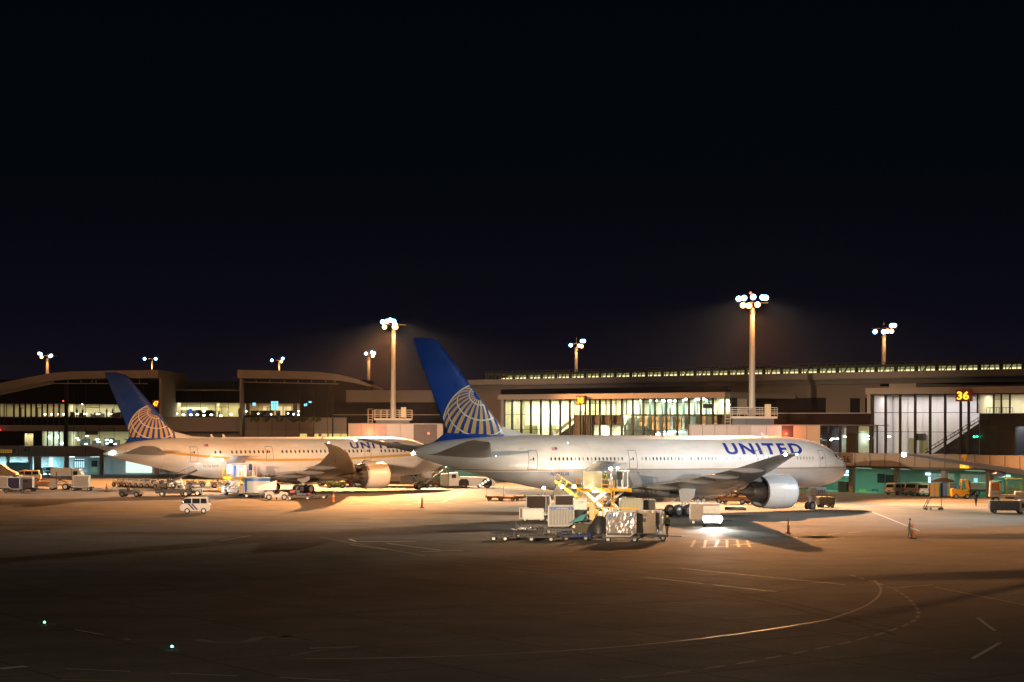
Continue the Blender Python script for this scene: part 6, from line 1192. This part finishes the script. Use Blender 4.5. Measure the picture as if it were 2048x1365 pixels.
# right part
loaded(G(1243, 1084), -.08, 'dolly under the nearest film wrapped container', label='nearest container wrapped in crinkled film, brown left side, front right', body=mat('brown_container', (.12, .08, .06), .6, var=.2), w=2.5, d=2.0, slant=1, h=1.95, z=.55, wrap=True, band=blue)
loaded(G(1299, 1081), -.05, 'dolly under the rightmost wrapped container', label='rightmost wrapped container with lettered grey panel and dark slanted foot', body=alu, w=2.2, d=1.8, slant=-1, h=1.95, z=.6, wrap=True)
p_ = G(1289, 1083.5); t = thing('cargo_container', 'lettered tan container pressed between the two film wrapped ones', 'container', (p_[0], p_[1], .6), 0, 'air cargo containers'); b = MB(); b.box(-.95, .95, -.1, .3, .7, 1.95); b.prism([(-.95, .1), (.95, .1), (1.05, .7), (-1.05, .7)], .0, .3); b.build('shell', mat('tan_container', (.40, .32, .24), .6, var=.2), t); b = MB(); flattext(b, 'NCA', (-.1, -.12, 1.72), (1, 0, 0), .22, bold=.02); b.build('lettering', navy, t); b = MB(); b.box(-.2, .1, -.13, -.1, 1.1, 1.4); b.build('label_plate', dgrey, t)
loaded(G(1262, 1052), .05, 'dolly under the pale rounded container behind', label='pale olive topped container behind the wrapped ones, beside the loader', body=mat('pale_olive_container', (.40, .40, .32), .5, var=.15), w=2.2, slant=0, h=1.7, z=1.0)
loaded(G(1275, 1050), .06, 'dolly under the long dark container', label='long dark container behind the wrapped ones, light roof edge', body=mat('dark_green_container', (.07, .065, .05), .6, var=.25), w=3.3, d=2.0, slant=0, h=1.6, z=.95)
t = thing('barrier_rail', 'orange and steel barrier rail above the wrapped containers', 'barrier', (*G(1230, 1076), 0)); b = MB(); b.bar((-2.0, 0, 2.75), (2.2, 0, 2.6), .12); b.bar((-2.0, 0, 3.1), (-1.1, 0, 3.1), .08); b.bar((-2, 0, .3), (-2, 0, 3.3), .14); b.bar((-1.1, 0, .3), (-1.1, 0, 3.3), .1); b.build('rail', yellow, t); b = MB(); b.box(-2.3, -1.9, -.2, .2, 1.6, 3.1); b.build('cabinet', mat('pale_yellow_cabinet', (.6, .5, .3), .5), t)
# tug with headlights under the right wing
p_ = G(1424, 1053); t = thing('towing_tractor', 'tractor with two blinding headlights facing the camera beside the grey bellied aircraft main wheels', 'tow tractor', p_, math.radians(-94))
b = MB(); b.prism([(-1.8, .4), (-1.8, 2.0), (-.6, 2.0), (-.4, 1.25), (1.4, 1.15), (1.6, .9), (1.6, .4)], -.85, .85); b.build('body', offw, t); b = MB(); b.quad((-.58, -.75, 1.3), (-.58, .75, 1.3), (-.6, .7, 1.9), (-.6, -.7, 1.9)); b.build('windscreen', glassd, t); wheels(t, ((-1.2, -.8), (1.0, -.8), (-1.2, .8), (1.0, .8)), .38, .26)
for y_ in (-.72, .72): b = MB(); b.sph((1.64, y_, .85), .26, 8); b.build('headlight', emis('headlight_glow', (1, 1, .88), 70), t)
lamp('headlight_beam', 'SPOT', (p_[0]+.0, p_[1]-2.0, .95), 8e3, (1, .98, .85), target=(p_[0]-1, p_[1]-20, 0), spot_size=math.radians(70), spot_blend=1, shadow_soft_size=.15)
uld((p_[0]-.3, p_[1]+4.2), -.1, 'patterned greyish container right behind the headlight tractor', mat('speckled_container', (.30, .24, .2), .6, var=.5, vs=5), z=.5, w=3.0, h=1.6, slant=0)
dolly((p_[0]-.3, p_[1]+4.2), -.1, 'dolly under the container behind the headlight tractor', 'dollies carrying containers')
x, y = G(1396, 1026); person((x, y), 1.5, 'mechanic in light blue shirt beside the grey bellied aircraft main wheels', mat('light_blue_shirt', (.25, .35, .45), .9)); person((G(1408, 1026)[0], G(1408, 1026)[1]), 2.0, 'second mechanic in grey standing right of the light blue one', mat('grey_shirt', (.3, .3, .32), .9))
t = thing('ladder_stand', 'small orange lit step rack left of the mechanics under the right wing', 'step rack', G(1387, 1022), 0); b = MB()
for x_ in (-.6, .6): b.bar((x_, 0, 0), (x_, 0, 2.0), .06); b.bar((x_, .6, 0), (x_, .6, 2.0), .06)
for k in range(5): b.box(-.6, .6, 0, .6, .35+k*.4, .4+k*.4)
b.build('rack', mat('rack_paint', (.4, .3, .2), .6), t)
t = thing('wheel_chock', 'long dark hose roll lying on the ground left of the right engine', 'chock', G(1472, 1021), -.2); b = MB(); b.cyl((-1.3, 0, .22), (1.2, 0, .22), .2, n=10); b.build('roll', dgrey, t)
belt_loader(G(1466, 1008), 2.6, 'shadowed belt loader parked behind the right engine nozzle', mat('dark_orange_paint', (.3, .12, .03), .6), .2, 5)
t = thing('ground_power_unit', 'cluttered dark ground power cart at the grey bellied aircraft nose wheel', 'ground power unit', G(1652, 1015), .2); b = MB(); b.box(-1.1, .9, -.6, .6, .3, 1.3, b=.08); b.build('housing', mat('cart_housing', (.2, .17, .12), .6, var=.3), t); b = MB()
for k in range(14): a = rnd.uniform(-1, 1.3); b.bar((a, rnd.uniform(-.7, .7), rnd.uniform(.2, 1.2)), (a+rnd.uniform(-.6, .6), rnd.uniform(-.8, .8), rnd.uniform(.2, 1.7)), .06)
b.build('cable', dgrey, t); wheels(t, ((-.7, -.55), (.6, -.55), (-.7, .55), (.6, .55)), .25, .16, n=10)
# ======== right edge
van(G(1800, 990), math.radians(38), 'white minivan, leftmost of the three parked under the right corridor', white, 4.7, 1.75, 1.75, .5, group='vans parked in the green lit bay'); van(G(1830, 991), math.radians(62), 'silver grey minivan, middle of the three parked under the right corridor', mat('silver_paint', (.45, .42, .38), .35, .3), 4.7, 1.75, 1.85, .45, group='vans parked in the green lit bay'); van(G(1848, 991.5), math.radians(74), 'pale minivan with orange lit rear, rightmost of the three under the corridor', offw, 4.7, 1.75, 1.8, .45, group='vans parked in the green lit bay')
def cabinet(u, v, w_, h, m, lab, d=1.2, rz=-.3): t = thing('equipment_cabinet', lab, 'cabinet', G(u, v), rz, 'cabinets by the forklift'); b = MB(); b.box(-w_/2, w_/2, -d/2, d/2, .08, h, b=.04); b.build('cabinet', m, t); b = MB(); b.box(-.03, .03, -d/2-.02, -d/2, .1, h-.1); b.box(.08, .14, -d/2-.04, -d/2, h*.5, h*.56); b.box(-w_/2+.05, w_/2-.05, -d/2, d/2, 0, .08); b.build('door_seam', dgrey, t)
cabinet(1870, 994, 1.25, 1.95, mat('ochre_cabinet', (.55, .30, .05), .6, var=.1), 'ochre cabinet right of the three parked vans'); cabinet(1888, 993, .9, 2.0, mat('deep_blue_cabinet', (.02, .08, .3), .5), 'deep blue cabinet in the middle between ochre cabinet and forklift'); cabinet(1897, 993, .5, 1.9, greenp, 'narrow green cabinet between two blue ones', rz=-.3); cabinet(1905, 993, .9, 1.9, navy, 'dark navy cabinet just left of the yellow forklift')
t = thing('tarpaulin_heap', 'brown and green sheets piled on top of the cabinets', 'tarpaulin', (*G(1886, 993), 2.0)); b = MB(); b.loft([[(r*math.cos(a)*1.8, .7*r*math.sin(a), z_) for a in [2*math.pi*i/14 for i in range(14)]] for z_, r in ((0, 1.0), (.25, .8), (.55, .3))], 0, True); b.build('sheet', mat('brown_sheet', (.16, .09, .05), .8, var=.4), t)
t = thing('forklift', 'bright yellow orange forklift with open cab under the right corridor', 'forklift', G(1924, 998), math.radians(-2))
b = MB(); b.prism([(-1.45, .35), (-1.5, 1.25), (-1.25, 1.4), (-.2, 1.25), (.7, 1.25), (.85, .9), (.9, .35)], -.6, .6); b.build('body', yellow, t); b = MB()
for y_ in (-.55, .55): b.bar((-.25, y_, 1.2), (-.1, y_, 2.55), .12); b.bar((.85, y_, 1.2), (.6, y_, 2.55), .12); b.bar((-.15, y_, 2.55), (.65, y_, 2.55), .12)
b.box(-.2, .7, -.6, .6, 2.55, 2.62); b.build('overhead_guard', yellow, t); b = MB(); b.box(-.3, .1, -.3, .3, 1.25, 1.4); b.box(-.38, -.28, -.3, .3, 1.3, 1.8); b.build('seat', black, t)
b = MB(); b.bar((1.0, -.35, .15), (1.0, -.35, 2.4), .12); b.bar((1.0, .35, .15), (1.0, .35, 2.4), .12); b.bar((1.0, -.35, 2.3), (1.0, .35, 2.3), .1); b.bar((1.1, -.3, .12), (2.1, -.3, .12), .1, .06); b.bar((1.1, .3, .12), (2.1, .3, .12), .1, .06); b.build('mast', dgrey, t); wheels(t, ((-.9, -.5), (.6, -.55), (-.9, .5), (.6, .55)), .34, .26)
t = truck(G(1968, 992), math.radians(10), 'flatbed truck loaded with crates and covers right of the forklift', mat('pale_green_cab', (.3, .36, .32), .5), None, None, 5.0); b = MB(); b.box(-2.4, .2, -1, 1, .95, 1.4); b.box(-2.4, .1, -1, 1, 1.45, 1.9); b.build('crate_stack', mat('pale_red_crate', (.45, .28, .22), .6, var=.3), t)
p_ = G(1952, 1013); person(p_, -2.2, 'man in dark clothes walking in front of the forklift at right', cloth_navy, stride=.2)
p_ = G(1819, 1077); person(p_, -.3, 'man in worn khaki clothes walking beside a cone at lower right', mat('khaki_clothes', (.22, .17, .11), .9), stride=.12)
t = thing('baggage_steps', 'small dark wheeled step frame standing on the apron under the right wing', 'step frame', G(1866, 1020), .1); b = MB(); b.bar((-1.0, -.4, .35), (-.4, -.4, 1.5), .06); b.bar((-.4, -.4, 1.5), (.9, -.4, 1.5), .05); b.bar((-1.1, -.4, .35), (1.1, -.4, .35), .07); b.bar((-1.1, .4, .35), (1.1, .4, .35), .07); b.bar((-1.0, .4, .35), (-.4, .4, 1.5), .06); b.bar((-.7, -.4, .9), (-.7, .4, .9), .06); b.bar((.9, -.4, .35), (.9, -.4, 1.5), .05)
for k in range(4): b.box(-1.0+k*.17, -.8+k*.17, -.4, .4, .5+k*.27, .54+k*.27)
b.build('frame', mat('olive_frame', (.05, .06, .035)), t); wheels(t, ((-.9, -.4), (-.4, -.4), (.6, -.4), (1.0, -.4), (-.9, .4), (1.0, .4)), .14, .1, n=8)
t = thing('container_loader', 'wide white container loader with operator cab, cut by the right picture edge', 'cargo loader', G(2020, 1008), math.radians(-10)); b = MB(); b.box(-2.6, 3.6, -1.2, 1.2, .9, 1.15); b.box(.6, 4.2, -1.3, 1.3, .5, 1.6, b=.08); b.build('platform', offw, t); b = MB(); b.prism([(-2.6, 1.15), (-1.2, 1.15), (-1.0, 2.4), (-1.4, 2.9), (-2.5, 2.9)], -.8, .8); b.build('operator_cab', offw, t); b = MB(); b.quad((-2.3, -.82, 1.7), (-1.35, -.82, 1.7), (-1.45, -.82, 2.6), (-2.3, -.82, 2.6)); b.build('cab_window', mat('amber_glass', (.4, .15, .04), .2), t)
b = MB()
for x_ in (-.4, 1.4): 
    for y_ in (-.7, .7): b.bar((x_, y_, 1.15), (x_, y_, 3.1), .07)
b.box(-.5, 1.5, -.8, .8, 3.1, 3.25); b.build('canopy', mat('yellow_green_canopy', (.4, .42, .04), .6), t); b = MB(); b.bar((1.5, -.8, 2.6), (2.8, -.8, 1.2), .08); b.build('strut', dgrey, t); wheels(t, ((-1.8, -1.1), (2.9, -1.1), (-1.8, 1.1), (2.9, 1.1)), .48, .3)
t = thing('battery_cart', 'low grey slatted battery cart with white control box, lower right edge', 'cart', G(2012, 1027), math.radians(-6)); b = MB(); b.box(-1.9, 1.4, -.8, .8, .35, 1.45, b=.05); 
for k in range(6): b.box(-1.85, 1.35, -.84, -.8, .5+k*.15, .56+k*.15)
b.build('housing', mat('slatted_grey', (.28, .27, .28), .6, var=.15), t); b = MB(); b.box(1.4, 2.2, -.85, .8, .25, 1.55, b=.08); b.build('control_box', white, t); b = MB(); b.box(1.62, 1.95, -.88, -.84, .7, 1.2); b.build('vent_grille', dgrey, t); wheels(t, ((-1.4, -.75), (1.5, -.75), (-1.4, .75), (1.5, .75)), .25, .18, n=10)
t = thing('leafy_planter', 'row of low green lamp lit plants under the corridor at far right', 'plant', G(2033, 998), 0); b = MB()
for k in range(120): a, c, e = rnd.uniform(-1.6, 1.6), rnd.uniform(-.4, .4), rnd.uniform(.4, 1.9); b.add([(a, c, e), (a+rnd.uniform(-.2, .2), c+.1, e+rnd.uniform(.1, .3)), (a+.16, c-.05, e+.05)], [(0, 1, 2)])
b.build('leaves', mat('bright_leaves', (.12, .2, .03), .7, var=.3), t); b = MB(); b.box(-1.7, 1.7, -.5, .5, 0, .42); b.build('trough', concd, t)
for k, (u, v) in enumerate(((1722, 983), (1731, 983), (1744, 983), (1752, 983))):
    t = thing('wheel_chock_pair', 'small '+('yellow green' if k < 2 else 'grey green')+' chock on the green lit bay edge, number %d from the nose' % (k+1) if False else ('bright yellow green chock nearest the nose' if k == 0 else 'second yellow green chock on the green lit bay edge' if k == 1 else 'first dim green chock right of the yellow ones' if k == 2 else 'last dim green chock toward the vans'), 'chock', G(u, v), .3*k); b = MB(); b.prism([(-.3, 0), (.3, 0), (.15, .32), (-.2, .35)], -.25, .25); b.build('wedge', greenp if k < 2 else mat('dim_green', (.1, .18, .12), .6), t)
cabinet(1685, 984, 1.2, 1.6, mat('mint_cabinet', (.3, .42, .38), .6), 'mint coloured cabinet beside the nose wheel of the grey bellied aircraft'); cabinet(1697, 984, .8, 1.5, mat('brown_cabinet', (.2, .1, .05), .7), 'brown cabinet right of the mint one, behind the nose')
# ground lights in the dark foreground
for k, (u, v, lb) in enumerate(((89, 1249, 'tiny green taxiway light in the dark foreground, upper left one'), (344, 1298, 'tiny green taxiway light in the dark foreground, lower middle one'))):
    t = thing('taxiway_light', lb, 'taxiway light', G(u, v), 0, 'green taxiway lights'); b = MB(); b.rev((0, 0, 0), (0, 0, 1), [(0, .16), (.05, .15), (.07, .1)], 14, caps=True); b.build('housing', dgrey, t); b = MB(); b.sph((0, 0, .10), .06, 6); b.build('lens', emis('green_taxi_glow', (.1, 1, .55), 10), t)
# ======== boarding bridges (in front of the terminal, behind the noses)
def bridge(u0, u1, vt, d, zb, label, segs, platform, lampu):
    X = lambda u: (u-1024)/FOC*d; zt = W(u0, vt, d)[2]; xm = X((u0+u1)/2)
    t = thing('boarding_bridge', label, 'boarding bridge', (xm, d, 0)); x = lambda u: X(u)-xm
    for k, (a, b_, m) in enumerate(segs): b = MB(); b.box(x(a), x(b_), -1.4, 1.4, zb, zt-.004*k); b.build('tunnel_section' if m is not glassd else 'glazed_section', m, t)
    r = MB(); r.box(x(u0), x(u1), -1.6, 1.6, zt, zt+.12); r.build('roof_edge', panel, t)
    jn = MB()
    for a, b_, m in segs:
        n = max(1, int((x(b_)-x(a))/1.6))
        for i in range(1, n): q = x(a)+(x(b_)-x(a))*i/n; jn.box(q-.02, q+.02, -1.42, -1.40, zb+.05, zt-.05)
    jn.build('panel_joint', framed, t)
    lg = MB()
    for u in (u0+14, u1-14): lg.box(x(u)-.3, x(u)+.3, -.4, .4, 0, zb)
    lg.build('support_leg', conc, t)
    p0, p1, v0, v1 = platform; z0, z1 = W(p0, v1, d)[2], W(p0, v0, d)[2]; p = MB(); a, c = x(p0), x(p1)
    p.box(a, c, -1.3, 1.3, z0-.3, z0)
    for k in range(4): z = z0+(z1-z0)*(k+1)/4; p.bar((a, -1.3, z), (c, -1.3, z), .07); p.bar((a, 1.3, z), (c, 1.3, z), .07)
    k = 0; q = a
    while q <= c: p.bar((q, -1.3, z0), (q, -1.3, z1), .06); p.bar((q, 1.3, z0), (q, 1.3, z1), .06); q += (c-a)/6
    p.build('roof_platform', mat('rail_paint', (.5, .44, .36), .5), t)
    h = MB(); h.box(a+.3, c-.4, -1, 1, zt+.12, z0-.3); h.rev((a+2.2, -1.02, (zt+z0)/2), (0, -1, 0), [(0, .1), (.04, .28), (.04, .34), (0, .36)], 16); h.build('air_conditioner', dgrey, t)
    cb = MB(); cb.box(c-1.7, c-.9, -1.5, -.9, z1-1.2, z1+.45); cb.build('control_cabinet', mat('pale_yellow_cabinet', (.6, .5, .3), .5), t)
    ld = MB(); 
    for dx in (-.35, .35): ld.bar((a-.6+dx, -1.3, zb), (a-.6+dx, -1.3, z1), .06)
    for k in range(int((z1-zb)/.4)): ld.bar((a-.95, -1.3, zb+k*.4), (a-.25, -1.3, zb+k*.4), .05)
    for k in range(4): ld.rev((a-.6, -1.6, z0-1.2+k*.9), (0, 0, 1), [(-.02, .42), (.02, .42), (.02, .38)], 12)
    ld.build('ladder', mat('rail_paint', (.5, .44, .36)), t)
    l = MB(); 
    for u, v in lampu: q = W(u, v, d); l.sph((q[0]-xm, -1.55, q[2]), .16, 6)
    l.build('warning_light', redglow, t); u, v = lampu[0]; q = W(u, v, d); lamp('bridge_lamp', 'POINT', (q[0], d-2.3, q[2]), 260, (1, .12, .04), shadow_soft_size=.1); return t
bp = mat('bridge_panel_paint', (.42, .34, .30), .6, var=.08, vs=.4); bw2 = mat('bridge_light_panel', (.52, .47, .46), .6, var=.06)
bridge(698, 885, 848.5, 312, 6.2, 'boarding bridge with red lamp behind the gold striped aircraft nose, rail platform on its roof', [(698, 775, bp), (775, 828, bw2), (828, 875, mat('painted_opening_shade', (.04, .02, .02), .5)), (875, 886, bp)], (749, 824, 820.5, 837), ((742, 867), (858, 867)))  # the dark section is a solid box coloured as the shade of an opening
bridge(1379, 1637, 851, 262, 6.0, 'boarding bridge panels glowing orange behind the grey bellied aircraft front, rail platform on its roof', [(1379, 1500, bp), (1500, 1560, bw2), (1560, 1584, mat('painted_opening_shade', (.04, .02, .02), .5)), (1584, 1637, mat('orange_light_tinted_panel', (.50, .36, .26), .6))], (1462, 1552, 815.5, 833), ((1569, 868), (1525, 872)))  # orange light tinted into the last panel's colour, opening shade into the dark one

person(JP(7, 1160, 9.5), 2.0, 'ground worker in yellow vest walking between belt loader and white containers', cloth_navy, vest=vestm, helmet=white)
person(G(1334, 1070), 1.2, 'ground worker in yellow vest beside the wrapped container with tan panel', cloth_navy, vest=vestm, helmet=yellow)
m = MB()                                                            # faint rubber tracks
for pts in ([(900, 1120), (1200, 1150), (1500, 1190), (1800, 1260)], [(880, 1124), (1190, 1155), (1490, 1197), (1790, 1270)], [(200, 1130), (600, 1115), (1000, 1120), (1500, 1160)], [(400, 1250), (900, 1215), (1400, 1200), (1900, 1140)], [(100, 1060), (500, 1045), (900, 1050)]): strip(m, smooth(pts), .35, .004)
tag(m.build('tyre_track', mat('rubber_track', (.15, .137, .12), .85, spec=.2, var=.25, vs=.6)), kind='structure')
# ------------------------------------------------------------ thin night haze
hm = bpy.data.materials.new('night_haze'); hm.use_nodes = True; t = hm.node_tree; t.nodes.clear()
pv = N(t, 'ShaderNodeVolumePrincipled'); o_ = N(t, 'ShaderNodeOutputMaterial'); pv.inputs['Color'].default_value = (.9, .92, 1, 1); pv.inputs['Density'].default_value = .00003; pv.inputs['Anisotropy'].default_value = .7
t.links.new(pv.outputs[0], o_.inputs['Volume'])
b = MB(); b.box(-560, 560, -80, 1500, -1, 34); tag(b.build('haze', hm), 'thin night haze over the whole apron', 'haze', kind='stuff')
